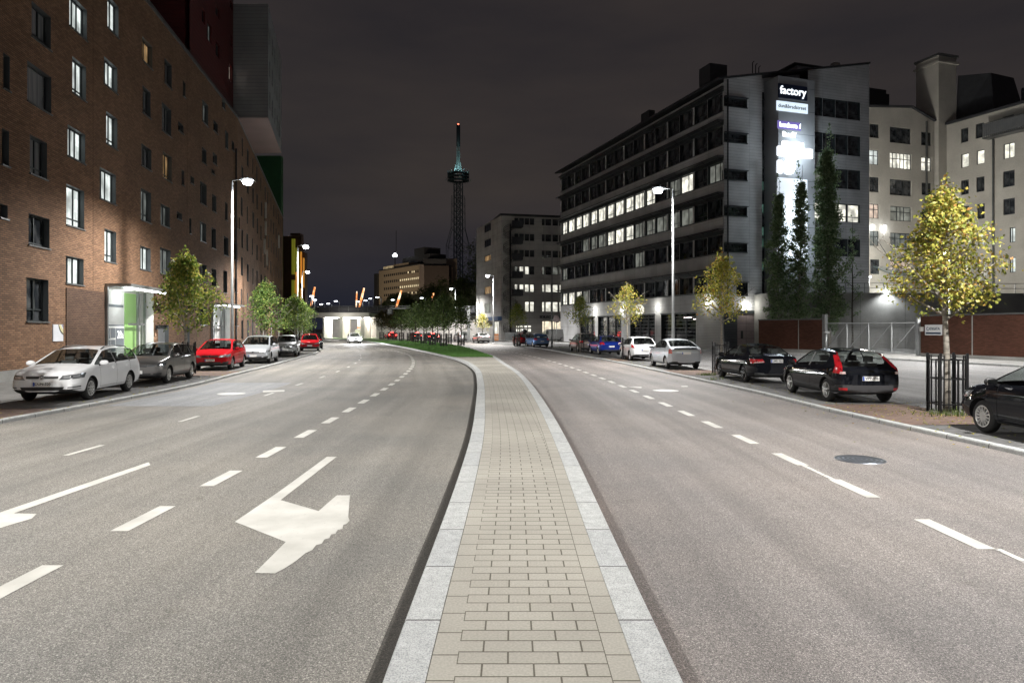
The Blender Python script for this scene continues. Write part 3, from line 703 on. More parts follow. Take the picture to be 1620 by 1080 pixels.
# ============================================================ CORNER OFFICE BLOCK (right)
FS = Frame(21.4, 69, -.329, 1, True)        # street face, outward = towards the road
FE = Frame(21.4, 69, 1, .329)               # short end, outward = towards us
of = empty('office_block'); tag(of, 'grey six storey office block with strip windows and a glowing sign pylon', 'office building')
UF = 43.4; UEND = 18.7
bands = [(24.2, 26.1), (20.8, 22.7), (17.2, 19.1), (13.55, 15.4), (9.85, 11.7), (5.9, 7.75)]
wins = []; nb = 16
for r_, (z0, z1) in enumerate(bands):
    for i in range(nb):
        u0 = .15+i*(UF-.3)/nb; u1 = u0+(UF-.3)/nb-(.32 if i % 2 else .06)
        p = FS((u0+u1)/2, 0, 0); px = 810+1080*p.x/p.y
        k = 'D'
        if r_ == 2:
            k = 'O' if (px < 1041 and not (905 < px < 918)) or 1082 < px < 1108 else ('N' if 1060 < px <= 1082 or px > 1122 else 'D')
            if 905 < px < 918: k = 'O'
        if r_ == 3: k = 'O' if 955 < px < 1006 else ('N' if (915 < px <= 955 or 1006 < px < 1030 or 1040 < px < 1090 or 1110 < px < 1130) else 'D')
        if r_ == 5: k = 'O' if px < 922 else ('N' if px < 936 else 'D')
        if r_ == 4: k = 'N' if 1000 < px < 1020 or px < 900 else 'D'
        wins.append(((u0, u1, z0, z1), k, i))
gh = []
for a, b in ((918, 941), (946, 983), (997, 1036), (1046, 1101)):
    gh.append((FS.u(b), FS.u(a), .15, 3.75))
sk = MB()
FS.skin(sk, 0, UF, .1, 27.0, [w[0] for w in wins]+gh, M_facpanel)
FS.box(sk, 0, UF, -.5, .02, -.02, .1, M_conc)
sk.build('street_facade', of)
for h, k, i in wins:
    window(FS, h, of, LIT[k], M_frame, M_frame, .3, (.45,) if i % 3 else (.3, .62), (.28,) if i % 2 else (), .07)
for r_, (z0, z1) in enumerate(bands):
    s_ = MB(); FS.box(s_, -.05, UF+.3, .01, .75 if r_ else .3, z1+.42, z1+.5, M_roofd); FS.box(s_, 0, UF, .008, .03, z1+.002, z1+.4, M_frame); FS.box(s_, 0, UF, .01, .08, z0-.12, z0-.04, M_frame)
    for i in range(nb+1):
        u = .15+i*(UF-.3)/nb; FS.bar = None; s_.bar(FS(u, .02, z1+.02), FS(u, .7 if r_ else .25, z1+.42), .05, M_roofd)
    s_.build('sunshade', of)
M_roll = corr('roller_shutter', (.06, .055, .055), 3.2, .4, .4, .8)
for h in gh:
    g_ = MB(); FS.quad(g_, h[0], h[1], -.45, h[2], h[3], LIT['D'])
    n = 3
    for i in range(n+1):
        u = h[0]+(h[1]-h[0])*i/n; FS.box(g_, u-.08, u+.08, -.44, -.3, h[2], h[3], M_frame)
    for zc in [x*.42+.5 for x in range(8)]: FS.box(g_, h[0], h[1], -.42, -.36, zc, zc+.05, M_sill)
    for a in (h[0], h[1]): g_.face([FS(a, 0, h[2]), FS(a, 0, h[3]), FS(a, -.45, h[3]), FS(a, -.45, h[2])], M_frame)
    g_.face([FS(h[0], 0, h[3]), FS(h[1], 0, h[3]), FS(h[1], -.45, h[3]), FS(h[0], -.45, h[3])], M_frame)
    FS.box(g_, h[0]-.12, h[1]+.12, .0, .05, h[3], h[3]+.16, M_frame)
    g_.build('garage_door', of)
t_ = MB(); FS.box(t_, FS.u(1090), FS.u(1078), -.35, -.3, 3.3, 3.4, emis('shop_tube', (1, .85, .85), 2)); FS.box(t_, FS.u(1100), FS.u(1093), -.35, -.3, 3.1, 3.2, MATS['shop_tube']); t_.build('ceiling_tube', of)
cw = MB(); FS.box(cw, .05, FS.u(1103), .003, .06, .12, 4.9, M_corr); cw.build('corrugated_base', of)
# wall lamps lighting up and down
for px in (942, 985, 1041, 1121):
    u = FS.u(px); z = 4.55 if px < 1100 else 4.75
    w_ = MB(); FS.box(w_, u-.12, u+.12, .0, .22, z-.16, z+.16, mat('wall_lamp_body', (.3, .3, .3), .4, emit=(1, .98, .9), es=14)); wo = w_.build('wall_lamp', of)
    lamp_point(FS(u, .7, z+.1), 85, (1, .97, .88), .1, wo)
rs = MB(); u = FS.u(1022)
sg = empty('round_sign'); tag(sg, 'round white shop sign with a dark emblem hung out over the garage doors', 'sign')
c0 = FS(u, .95, 4.45)
nrm = Vector((.30, -.95, 0)).normalized()
rs.tube([c0, c0+nrm*.14], .62, emis('lightbox', (.95, .93, .82), .8), 28); rs.build('sign_disc', sg)
rs = MB(); rs.bar(FS(u, .0, 5.12), FS(u, 1.5, 5.12), .06, M_white); rs.bar(c0+Vector((0, 0, .6))-nrm*-.07, c0+Vector((0, 0, .72))+nrm*.07, .05, M_white); rs.build('bracket', sg)
tm = c0+nrm*.15; tr = Vector((0, 0, 1)).cross(nrm)
text('5', .8, M_black, Matrix(((tr.x, 0, nrm.x, tm.x-.12*tr.x), (tr.y, 0, nrm.y, tm.y-.12*tr.y), (0, 1, 0, tm.z), (0, 0, 0, 1))), sg, 'emblem', .005, .03)

# end face
def eu(px): return FE.u(px)
ZR = lambda u: 27.6+u*(31.2-27.6)/UEND
rows = [(154, 185), (209, 243), (264, 297), (319, 350), (375, 405)]
kinds = ['D', 'D', 'N', 'O', 'D']
uw0, uw1 = eu(1281), eu(1361)
eh = []
pm = 1320
for (a, b), k in zip(rows, kinds):
    z1, z0 = FE.z(1300, a+1), FE.z(1300, b-1)
    for j in range(4):
        x0 = uw0+(uw1-uw0)*j/4; x1 = uw0+(uw1-uw0)*(j+1)/4-.04
        kk = k
        if k == 'N': kk = 'N' if j < 2 else 'D'
        if k == 'O': kk = 'O' if j != 1 else 'N'
        eh.append(((x0, x1, z0, z1), kk))
cb_h = []
for a, b in ((155, 168.5), (211, 225), (270, 284), (327, 341), (385, 398)):
    cb_h.append((.02, eu(1182), FE.z(1160, b), FE.z(1160, a)))
cb_h.append((eu(1165), eu(1183), FE.z(1174, 467), FE.z(1174, 447)))
dr = (eu(1166), eu(1196), .15, FE.z(1180, 496))
s0, s1, s2 = eu(1205.5), eu(1221), eu(1278)
sk = MB()
FE.skin(sk, 0, s0, .1, 27.5, cb_h+[dr], M_facpanel2); FE.skin(sk, s2, UEND, .1, 29.2, [h for h, k in eh], M_facpanel2)
# sloping top pieces
for a, b, base in ((0, s0, 27.5), (s2, UEND, 29.2)):
    sk.face([FE(b, 0, base), FE(a, 0, base), FE(a, 0, max(base+.01, ZR(a))), FE(b, 0, ZR(b))], M_facpanel2)
sk.face([FE(s2, -1.2, 27), FE(s0, -1.2, 27), FE(s0, -1.2, ZR(s0)), FE(s2, -1.2, ZR(s2))], M_facpanel2)
sk.build('end_facade', of)
for h, k in eh: window(FE, h, of, LIT[k], M_frame, M_frame, .22, (), (.3,), .08)
for h in cb_h:
    window(FE, h, of, LIT['D'], M_frame, M_frame, .35, (.5,), (.45,), .06)
for h in cb_h:
    sb = MB(); FE.box(sb, h[0], h[1], .0, .12, h[2]-.1, h[2], M_frame); sb.build('ledge', of); sb = MB(); FE.box(sb, h[0], h[1], .0, .3, h[3]+.01, h[3]+.06, M_roofd); sb.build('ledge', of)
FE.box(x := MB(), 0.35, .47, .05, .17, 4.9, 27.3, M_black); x.build('downpipe', of)
# recessed dark glass slot
sl = MB(); FE.quad(sl, s0, s1, -1.2, .1, 27, LIT['D']); sl.face([FE(s0, 0, .1), FE(s0, 0, 28.5), FE(s0, -1.2, 28.5), FE(s0, -1.2, .1)], M_facpanel2)
for i in range(22): FE.box(sl, s0, s1, -1.19, -1.1, 1+i*1.2, 1.06+i*1.2, M_frame)
FE.box(sl, (s0+s1)/2-.04, (s0+s1)/2+.04, -1.19, -1.08, .1, 27, M_frame)
gl = emis('stair_glow', (.15, .32, .25), .35, .6, .3)
for i in (6, 8, 9, 11, 13): FE.quad(sl, s0+.1, s1-.1, -1.18, 1.1+i*1.2, 2.0+i*1.2, gl)
sl.build('glass_slot', of)
# base door and louvres
ld = MB(); FE.box(ld, .05, dr[0]-.02, .01, .08, .12, dr[3]+.1, M_louv); FE.box(ld, dr[1]+.02, s0, .01, .08, .12, dr[3]+.1, M_louv); FE.box(ld, dr[0], dr[1], .0, .07, dr[3], dr[3]+.3, M_frame); ld.build('louvre', of)
mdo = varied('mauve_door', (.22, .18, .185), .45, .1)
dd = MB(); mid = (dr[0]+dr[1])/2
FE.box(dd, dr[0], mid-.02, -.12, -.06, .15, dr[3], mdo); FE.box(dd, mid+.02, dr[1], -.12, -.06, .15, dr[3], mdo); FE.box(dd, mid-.02, mid+.02, -.11, -.08, .15, dr[3], M_frame)
for a in (.3, .5, .72): FE.box(dd, dr[0], dr[1], -.06, -.052, dr[3]*a, dr[3]*a+.03, M_frame)
FE.box(dd, dr[0]+.5, dr[0]+.75, -.06, -.03, 1.1, 1.9, M_frame); dd.build('door', of)
for px in (1178,):
    u = eu(px); w_ = MB(); FE.box(w_, u-.25, u-.05, .0, .22, 4.3, 4.6, MATS['wall_lamp_body']); w_.build('wall_lamp', of); w_ = MB(); FE.box(w_, u+.4, u+.6, .0, .22, 4.3, 4.6, MATS['wall_lamp_body']); wo = w_.build('wall_lamp', of)
    lamp_point(FE(u+.1, .6, 4.45), 60, (1, .97, .88), .12, wo)
# pylon
PYW = 1.0; pz = lambda y: FE.z(1250, y)
py = MB(); mpy = varied('pylon_panel', (.33, .34, .36), .5, .06)
FE.box(py, s1, s2, -1.2, PYW, 3.0, 28.0, mpy)
for i in range(1, 11): FE.box(py, s1+.01, s2-.01, PYW, PYW+.006, 3+i*2.4, 3.03+i*2.4, M_frame)
pyo = py.build('sign_pylon', of)
# sight lines must meet the front of the pylon, which stands 1 m proud
FP = Frame(FE(0, PYW, 0).x, FE(0, PYW, 0).y, 1, .329)
def sp(px, y): return FP.u(px), FP.z(px, y)
EW = lambda s: mat('sign_white_%d' % int(s*10), (1, 1, 1), .4, emit=(.86, .94, 1), es=s)
b = MB(); (a0, za) = sp(1230.5, 157); (a1, zb_) = sp(1276, 156); zt_ = FP.z(1250, 135)
za = FP.z(1253, 157.5)
FP.box(b, a0, a1, .01, .12, za, zt_, mat('navy_panel', (.01, .02, .05), .3)); b.build('sign_panel', pyo)
uc = (a0+a1)/2
text('factory', 1.15, EW(1.2), textM(FP, uc, .14, (za+zt_)/2+.05), pyo, 'sign_lettering', .02, .02)
glow = mat('backlight_halo', (.3, .33, .36), .4, emit=(.75, .88, 1), es=.9)
b = MB(); zc = FP.z(1253, 170); FP.box(b, FP.u(1228), FP.u(1277.5), .01, .05, zc-.5, zc+.5, glow); b.build('sign_panel', pyo)  # glowing panel stands in for the backlit halo round the letters
text('dun&bradstreet', .55, mat('navy_letter', (.02, .04, .07), .4), textM(FP, (FP.u(1228)+FP.u(1277))/2, .08, zc), pyo, 'sign_lettering', .02)
zc = FP.z(1248, 199); u_ = FP.u(1248)
b = MB(); FP.box(b, u_-1.45, u_+1.5, .01, .03, zc-.42, zc+.42, mat('violet_halo', (.1, .08, .2), .5, emit=(.28, .22, .7), es=.45)); b.build('sign_panel', pyo)  # violet halo of the letters built as a glowing panel
text('bambora', .62, EW(1.6), textM(FP, u_-.1, .06, zc), pyo, 'sign_lettering', .02, .03)
b = MB(); b.face([FP(u_+1.22, .06, zc-.2), FP(u_+1.42, .06, zc-.2), FP(u_+1.46, .06, zc+.35), FP(u_+1.32, .06, zc+.2)], EW(2.2)); b.build('sign_mark', pyo)
zc = FP.z(1249, 213.5); text('BaseIT', .62, EW(2.0), textM(FP, u_, .06, zc), pyo, 'sign_lettering', .03, .045)
zc = FP.z(1252, 230); b = MB(); u_ = FP.u(1253); FP.box(b, u_-1.3, u_+1.3, .01, .2, zc-.3, zc+.3, EW(2.5)); b.build('sign_panel', pyo)
zc = FP.z(1254, 241.5); b = MB(); 
for i in range(8):
    q = FP.u(1229)+i*.55; FP.box(b, q, q+.46, .02, .24, zc-.45, zc+.45, EW(4.0))
b.build('sign_lettering', pyo)
zc = FP.z(1246, 265); b = MB(); u_ = FP.u(1243)
FP.box(b, u_-1.1, u_-.6, .02, .2, zc-.7, zc+.6, EW(4.0)); b.tube([FP(u_+.3, .02, zc), FP(u_+.3, .22, zc)], .75, EW(4.0), 12); FP.box(b, u_+.1, u_+.5, .02, .2, zc+.5, zc+1.3, EW(4.0)); b.build('sign_mark', pyo)
b = MB(); FP.box(b, FP.u(1229), FP.u(1276), .01, .12, FP.z(1252, 412), FP.z(1252, 283), mat('pylon_wash', (.8, .82, .85), .4, emit=(.82, .90, 1), es=.5)); b.build('wash_panel', pyo)  # glowing panel stands in for the white light washing the lower pylon
for zc, p_ in ((21.3, 230), (19.2, 200), (14, 240), (10, 200)): lamp_point(FP((s1+s2)/2, 1.5, zc), p_, (.80, .92, 1), .4, pyo)
# roof
rf = MB(); 
for a, b, zo in ((0, 1, 0),):
    A = [FE(-.7, .12, 27.42), FE(UEND+.05, .12, ZR(UEND)+.1)]
    d = Vector((FS.d.x, FS.d.y, 0))*(UF+.9)
    top = [A[0], A[1], A[1]+d, A[0]+d]; bot = [p-Vector((0, 0, .22)) for p in top]
    rf.hexa(bot+top, M_roofd)
rf.build('roof', of)
rf = MB(); o3 = FE(2.2, -4, 0)
FE.box(rf, .1, 2.2, -4.5, -2.5, 28.0, 29.9, M_roofd); rf.build('roof_plant', of); rf = MB(); FE.box(rf, 12.5, 17, -8, -4, 30, 31.7, M_facpanel2); FE.box(rf, 12, 17.5, -8.2, -3.8, 31.7, 31.9, M_roofd); rf.build('roof_plant', of); rf = MB(); FE.box(rf, 16.8, 17.6, -3.6, -3, 30.8, 32.2, M_cream); rf.build('roof_vent', of); rf = MB()
for i in range(3): rf.tube([FE(5+i*.4, -2, 28.5), FE(5+i*.4, -2, 30.3-.2*i), FE(5.2+i*.4, -2, 30.5-.2*i)], .05, M_black, 6)
rf.build('roof_pipes', of); rf = MB(); FE.box(rf, -.0, .8, -17, -15, 27.8, 28.8, M_roofd); rf.build('roof_plant', of)
core = MB(); FE.box(core, .6, UEND-.1, -UF+.2, -1.5, .05, 27.2, M_facpanel)
core.build('core', of)
side = MB(); a, b = FE(UEND, 0, 0), FE(UEND, -UF, 0)
side.face([a, b, b+Vector((0, 0, ZR(UEND))), a+Vector((0, 0, ZR(UEND)))], M_facpanel2)
a, b = FS(UF, 0, 0), FE(UEND, -UF, 0); side.face([a, b, b+Vector((0, 0, 29)), a+Vector((0, 0, 27))], M_facpanel); side.build('side_wall', of)

# ============================================================ CREAM BUILDING behind
WA = Frame(47.6, 91.9, 1, .329); WBf = Frame(60.8, 95.9, .42, -1)
cr_ = empty('cream_building'); tag(cr_, 'tall cream rendered old factory with small paned windows and a square chimney tower', 'building')
O9 = (1340, 60); S9 = 2.7
def w9(F, xl, xr, yt, yb, k, bv=(), bh=()): return (zz(xl, xr, yt, yb, k, F, O9, S9)[0], k, bv, bh)
A = [w9(WA, *q) for q in [
 (255, 273, 303, 328, 'D'), (315, 335, 313, 338, 'D'), (96, 137, 365, 425, 'D', (.5,), ()), (183, 273, 378, 446, 'D', (.33, .66)), (317, 360, 400, 458, 'D', (.5,)),
 (96, 135, 476, 540, 'L', (.5,), (.6,)), (183, 275, 487, 555, 'O', (.16, .33, .5, .67, .84), (.62,)), (317, 360, 507, 567, 'O', (.5,), (.62,)),
 (96, 137, 592, 657, 'D', (.5,), (.6,)), (183, 275, 602, 670, 'D', (.33, .66)), (319, 360, 617, 670, 'D'),
 (96, 137, 707, 770, 'P', (.5,), (.62,)), (185, 275, 717, 780, 'N', (.33, .5, .67), (.62,)), (319, 360, 730, 790, 'D', (.5,), (.6,)),
 (97, 137, 823, 887, 'M', (.5,), (.62,)), (185, 275, 831, 893, 'M', (.25, .5, .75), (.62,)), (319, 360, 840, 900, 'D', (.5,), (.6,)),
 (99, 140, 945, 1008, 'D', (.5,)), (185, 275, 951, 1010, 'P', (.25, .5, .75), (.62,)), (335, 365, 960, 1015, 'O', (.5,), (.6,))]]
B = [w9(WBf, *q) for q in [
 (487, 518, 390, 450, 'D'), (550, 585, 370, 432, 'D'), (665, 713, 338, 375, 'D'), (487, 520, 498, 557, 'O'), (553, 587, 483, 543, 'O'), (668, 716, 455, 520, 'O', (.5,)),
 (487, 520, 610, 672, 'D', (.5,)), (553, 587, 597, 660, 'D', (.5,)), (667, 716, 572, 640, 'D', (.5,)), (490, 521, 722, 782, 'D', (.5,)), (556, 588, 711, 775, 'D', (.5,)), (668, 717, 690, 758, 'D', (.5,)),
 (560, 585, 832, 888, 'L'), (695, 719, 811, 875, 'L', (.4,)), (500, 520, 965, 1015, 'O'), (578, 595, 965, 1020, 'O', (.5,), (.5,)), (695, 720, 938, 1003, 'L', (.4,))]]
for r_ in range(7):       # windows continuing past the picture's right edge
    for c in range(2): B.append(((13.2+c*3.6, 15+c*3.6, 5.2+r_*3.7, 7.3+r_*3.7), 'D', (.5,), (.6,)))
zA = 31.7
sk = MB(); WA.skin(sk, 0, 12.2, 0, zA-1.4, [h[0] for h in A], M_cream)
pg = [(0, zA-1.4), (12.2, zA-1.4), (12.2, zA-.6), (8.0, zA+.9), (0, zA+.2)]
sk.face([WA(u, 0, z) for u, z in pg], M_cream)
WBf.skin(sk, 0, 24, 0, 30.6, [h[0] for h in B], M_cream)
sk.build('facade', cr_)
for h, k, bv, bh in A: window(WA, h, cr_, LIT[k], M_frame, M_cream, .18, bv, bh, .09)
for h, k, bv, bh in B: window(WBf, h, cr_, LIT[k], M_frame, M_cream, .18, bv, bh, .09)
sk = MB(); sk.hexa([WA(-1, .3, zA+.2), WA(8, .3, zA+.95), WA(8, -12, zA+.95), WA(-1, -12, zA+.2), WA(-1, .3, zA+.4), WA(8, .3, zA+1.15), WA(8, -12, zA+1.15), WA(-1, -12, zA+.4)], M_roofd)
sk.hexa([WA(8.01, .3, zA+.95), WA(12.4, .3, zA-.6), WA(12.4, -12, zA-.6), WA(8.01, -12, zA+.95), WA(8.01, .3, zA+1.15), WA(12.4, .3, zA-.4), WA(12.4, -12, zA-.4), WA(8.01, -12, zA+1.15)], M_roofd)
WBf.box(sk, -1, 24, -12, .35, 30.6, 30.9, M_roofd)
WA.box(sk, -1, 9.5, -16, -5, zA+1, zA+4.6, M_roofd); WA.box(sk, 6.5, 10, -14, -6, zA+4.6, zA+5.6, M_roofd)
WBf.hexa = None
p = [WBf(.2, -2, 30.9), WBf(5.4, -2, 30.9), WBf(5.4, -9, 30.9), WBf(.2, -9, 30.9)]
q = [WBf(.2, -2.5, 37.9), WBf(4.3, -3.2, 37.0), WBf(4.3, -8, 37.0), WBf(.2, -8, 37.9)]
sk.hexa(p+q, M_roofd)
WBf.box(sk, 8.2, 20, -8, -3, 30.9, 33.6, M_roofd); WBf.box(sk, 9.2, 12, -7, -4, 33.6, 34.6, M_roofd); sk.build('roof', cr_)
ch = MB(); WA.box(ch, 12.3, 15.6, -3.0, .6, 0, 40.2, M_cream); WA.box(ch, 12.05, 15.85, -3.2, .85, 39.2, 39.5, M_cream); WA.box(ch, 12.1, 15.8, -3.15, .8, 40.2, 40.5, M_sill)
ch.build('chimney', cr_)
lamp_point(WA(13.6, 1.6, 19.5), 70, (1, .96, .85), .2, cr_)
dpp = MB(); WBf.box(dpp, WBf.u(1571), WBf.u(1571)+.2, .02, .22, 3, 27, M_sill); WA.box(dpp, 10.6, 10.8, .02, .2, 3, 31, M_sill); dpp.build('downpipe', cr_)
bl = MB(); bu0 = WBf.u(1564); z0, z1 = WBf.z(1564, 222), WBf.z(1564, 199)
WBf.box(bl, bu0, 22, .02, 1.3, z0, z0+.2, M_sill)
for i in range(60): 
    u = bu0+i*.25
    if u < 22: WBf.box(bl, u, u+.04, 1.22, 1.28, z0+.2, z1, M_sill)
WBf.box(bl, bu0, 22, 1.2, 1.3, z1, z1+.08, M_sill); WBf.box(bl, bu0, 22, 1.235, 1.255, z0+.3, z1-.05, varied('balcony_mesh', (.12, .125, .13), .6, .1)); bl.build('balcony', cr_)
# glass entrance canopy on rods, lamps above the yard wall
gc = MB(); gm = mat('canopy_glass', (.45, .6, .6), .15, coat=1)
gc.face([WA(1.0, .1, 10.6), WA(7.0, .1, 10.6), WA(7.6, 4, 9.2), WA(.2, 4, 9.2)], gm); gc.face([WA(1.0, .1, 10.5), WA(7.0, .1, 10.5), WA(7.6, 4, 9.1), WA(.2, 4, 9.1)], gm)
for u in (1.5, 4, 6.5): gc.bar(WA(u, .1, 14.6), WA(u+.3, 3.6, 9.4), .06, M_sill); gc.bar(WA(u, .1, 10.55), WA(u, 3.9, 9.2), .1, M_sill)
gc.build('entrance_canopy', cr_)
for u in (.9, 3.0):
    w_ = MB(); WA.box(w_, u, u+.25, .02, .3, 15.9, 16.1, M_tube); wo = w_.build('wall_lamp', cr_); lamp_point(WA(u+.1, .5, 15.6), 60, (.95, .98, 1), .1, wo)
lamp_spot(WA(3.5, 2.5, 8.6), 600, (.92, .98, 1), R(160), .4, .2, None, cr_)
lamp_point(WBf(6, 22, 9.6), 7500, (1, .96, .89), 1.2, cr_, 'added_yard_fill')  # fill light added to brighten the cream walls
yl = MB(); yl.tube([WBf(6, 22, 5.6), WBf(6, 22, 8.2)], .06, M_galv, 8); yl.tube([WBf(6, 22, 8.2), WBf(6, 22, 8.4)], .2, M_tube, 12)  # post and head added to go with the fill light
yo = yl.build('added_yard_lamp', None, 'small lamp added in the yard to brighten the cream building wing', 'lamp')

# yard retaining wall with railing
FW = Frame(22.5, 66.5, 1, .06)
rw = MB(); FW.box(rw, 2.6, 60, -.4, 0, 0, 5.65, M_conc)
for i in range(1, 12): FW.box(rw, 2.6+i*4.6, 2.62+i*4.6, 0, .004, 0, 5.6, M_frame)
rwo = rw.build('retaining_wall', None, 'bare grey concrete retaining wall behind the mesh gate', 'wall')
rl = MB()
for zz_ in (6.1, 6.6): FW.box(rl, 2.6, 60, -.25, -.19, zz_, zz_+.05, M_galv)
for i in range(30): FW.box(rl, 2.6+i*1.95, 2.65+i*1.95, -.25, -.19, 5.65, 6.6, M_galv)
rl.build('railing', rwo)
db = MB(); FW.box(db, 38, 60, -4, -1.5, 5.7, 7.0, varied('dark_red_shed', (.06, .015, .012), .6, .2)); db.build('loading_dock', None, 'low dark red shed wall above the concrete retaining wall', 'shed')
yd = MB(); FW.box(yd, 2.6, 60, -32, -.4, 0, 5.6, M_conc); yd.build('upper_yard', kind='structure')
fl = MB(); FW.box(fl, 14.35, 14.65, -.3, .05, 5.7, 5.88, M_lamp); fo = fl.build('flood_lamp', None, 'small bright flood lamp on top of the concrete yard wall', 'lamp')
lamp_spot(FW(14.5, .5, 5.9), 650, (.95, .98, 1), R(150), .5, .15, FW(14.5, 2.6, 0), fo)
# brick fences
FL = Frame(22.4, 62, 3.2, -5.7); FR = Frame(29.6, 49.7, .23, -1)
def fence(F, u0, u1, h, label):
    m = MB(); F.box(m, u0, u1, -.25, 0, .35, h, M_fence); F.box(m, u0-.03, u1+.03, -.3, .05, h, h+.1, M_sill); F.box(m, u0, u1, -.28, .03, 0, .35, M_conc)
    n = int((u1-u0)/4.2)
    for i in range(1, n+1): F.box(m, u0+i*4.2, u0+i*4.2+.07, .0, .012, .3, h, M_conc)
    return m.build('brick_fence', None, label, 'fence')
fence(FL, 0, 6.5, 2.85, 'short red brown brick fence left of the mesh gate')
fence(FR, .2, 30, 3.0, 'long red brown brick fence right of the gate with a pale coping')
pm_ = MB(); FL.box(pm_, 6.55, 6.8, -.3, .05, 0, 3.3, M_galv); pm_.build('gate_post', None, 'galvanised steel post at the end of the short brick fence', 'post')
# sliding gate
ga = Vector((25.9, 56.2, 0)); gb_ = Vector((29.6, 50.0, 0)); gd = (gb_-ga).normalized(); gl_ = (gb_-ga).length
gt0 = empty('sliding_gate'); tag(gt0, 'wide galvanised sliding gate with diagonal bars and wire mesh', 'gate')
m = MB(); pt = lambda u, z: ga+gd*u+Vector((0, 0, z))
m.bar(pt(0, 2.55), pt(gl_, 2.55), .08, M_galvl); m.bar(pt(0, .3), pt(gl_, .3), .12, M_galvl, .14)
n = 4
for i in range(n+1): m.bar(pt(gl_*i/n, .3), pt(gl_*i/n, 2.55), .07, M_galvl)
for i in range(n): m.bar(pt(gl_*i/n, .35), pt(gl_*(i+1)/n, 2.5), .045, M_galvl)
m.build('gate_frame', gt0)
m = MB()
for i in range(int(gl_/.1)): m.bar(pt(i*.1, .35), pt(i*.1, 2.5), .008, M_galvl)
for i in range(1, 10): m.bar(pt(0, .35+i*.22), pt(gl_, .35+i*.22), .008, M_galvl)
m.build('wire_mesh', gt0)
m = MB(); m.bar(pt(gl_+.15, 0), pt(gl_+.15, 2.9), .2, M_galvl); m.build('guide_post', gt0)
# company sign, intercom, bollard
sgn = empty('company_sign'); tag(sgn, 'white company sign reading DIGITA on the long brick fence', 'sign')
u0, u1 = FR.u(1464.5), FR.u(1491); z1, z0 = FR.z(1478, 513.5), FR.z(1478, 530)
m = MB(); FR.box(m, u0, u1, .01, .07, z0, z1, mat('sign_white_board', (.7, .71, .72), .4)); m.build('board', sgn)
m = MB(); FR.box(m, u0+.07, u1-.07, .07, .076, z0+.07, z0+.2, mat('navy_strip', (.02, .04, .08), .4)); m.build('strip', sgn)
uc, zc = (u0+u1)/2, (z0+z1)/2
text('DIGITA', .26, mat('navy_ink', (.03, .06, .10), .5), textM(FR, uc+.15, .078, zc+.08), sgn, 'lettering', .003, .006)
m = MB(); 
for i in range(20):
    a0, a1 = i*2*math.pi/20, (i+1)*2*math.pi/20
    if i in (3, 4): continue
    m.face([FR(u0+.28+r_*math.cos(a), .079, zc+.08+r_*math.sin(a)) for r_, a in ((.09, a0), (.14, a0), (.14, a1), (.09, a1))], MATS['navy_ink'])
m.build('emblem', sgn)
m = MB(); FR.box(m, FR.u(1457), FR.u(1461.5), .01, .12, FR.z(1459, 524), FR.z(1459, 517), M_white); m.build('intercom', None, 'small white intercom box beside the company sign', 'intercom')
m = MB(); m.tube([(24.6, 53.5, .1), (24.6, 53.5, 1.75)], .08, M_galv, 10); m.box((24.45, 53.3, 1.75), (24.8, 53.6, 1.9), M_galv); m.build('barrier_post', None, 'short galvanised post in front of the short brick fence', 'post')

# ============================================================ PANEL OFFICE in the middle distance
FM = Frame(-1.9, 122, 1, .22); FM2 = Frame(-1.9, 122, -.329, 1, True)
mb_ = empty('panel_office'); tag(mb_, 'grey panel office with an outside spiral escape stair in the middle distance', 'office building')
O6 = (660, 180); S6 = 2.84
rws = [(470, 499), (540, 571), (613, 643), (685, 722), (765, 801), (843, 890)]
colsr = [(437, 453), (459, 479), (483, 503), (506, 526), (560, 573), (576, 602), (608, 633), (638, 655), (662, 690), (695, 720), (725, 750)]
H = []
zrow = []
for (a, b) in rws: zrow.append((FM.z(660+500/2.84, 180+b/2.84), FM.z(660+500/2.84, 180+a/2.84)))
for r_, (z0, z1) in enumerate(zrow):
    for c, (a, b) in enumerate(colsr):
        if r_ == 5 and c < 2: continue
        k = 'D'
        if r_ == 3: k = 'O' if c in (1, 2) else ('N' if c in (0, 4, 6, 7) else 'D')
        if r_ in (4, 5): k = 'O'
        H.append(((FM.u(660+a/S6), FM.u(660+b/S6), z0, z1), k))
zg = FM.z(870, 507.5)
sh = [(FM.u(857.5), FM.u(873), 1.0, zg), (FM.u(873.5), FM.u(889), 1.0, zg)]; shd = (FM.u(816), FM.u(841), .2, FM.z(830, 515))
sk = MB(); ZM = 22.3
FM.skin(sk, 0, 30, 0, ZM, [h[0] for h in H]+sh+[shd], M_panel)
H2 = []
for r_, (a, b, k) in enumerate([(495, 530, 'D'), (563, 597, 'D'), (635, 662, 'W'), (775, 810, 'W'), (850, 895, 'N')]):
    z1, z0 = FM2.z(660+317/S6, 180+a/S6), FM2.z(660+317/S6, 180+b/S6); ua, ub = FM2.u(660+331/S6), FM2.u(660+303/S6)
    H2.append(((ua, ub, z0, z1), k))
H2.append(((FM2.u(789), FM2.u(781.5), .9, FM2.z(785, 508)), 'O'))
FM2.skin(sk, 0, 17, 0, ZM, [h[0] for h in H2], M_panel)
sk.build('facade', mb_)
for h, k in H: window(FM, h, mb_, LIT[k], M_frame, M_frame, .12, (), (), .08)
for h, k in H2: window(FM2, h, mb_, LIT[k], M_frame, M_frame, .12, (.35, .7), (), .1)
for h in sh: window(FM, h, mb_, emis('shop_glow', (1, .88, .66), 1.1, .4), M_frame, M_frame, .15, (.25,), (), .08, name='shop_window')
gdr = MB(); FM.quad(gdr, shd[0], shd[1], -.15, shd[2], shd[3], M_conc)
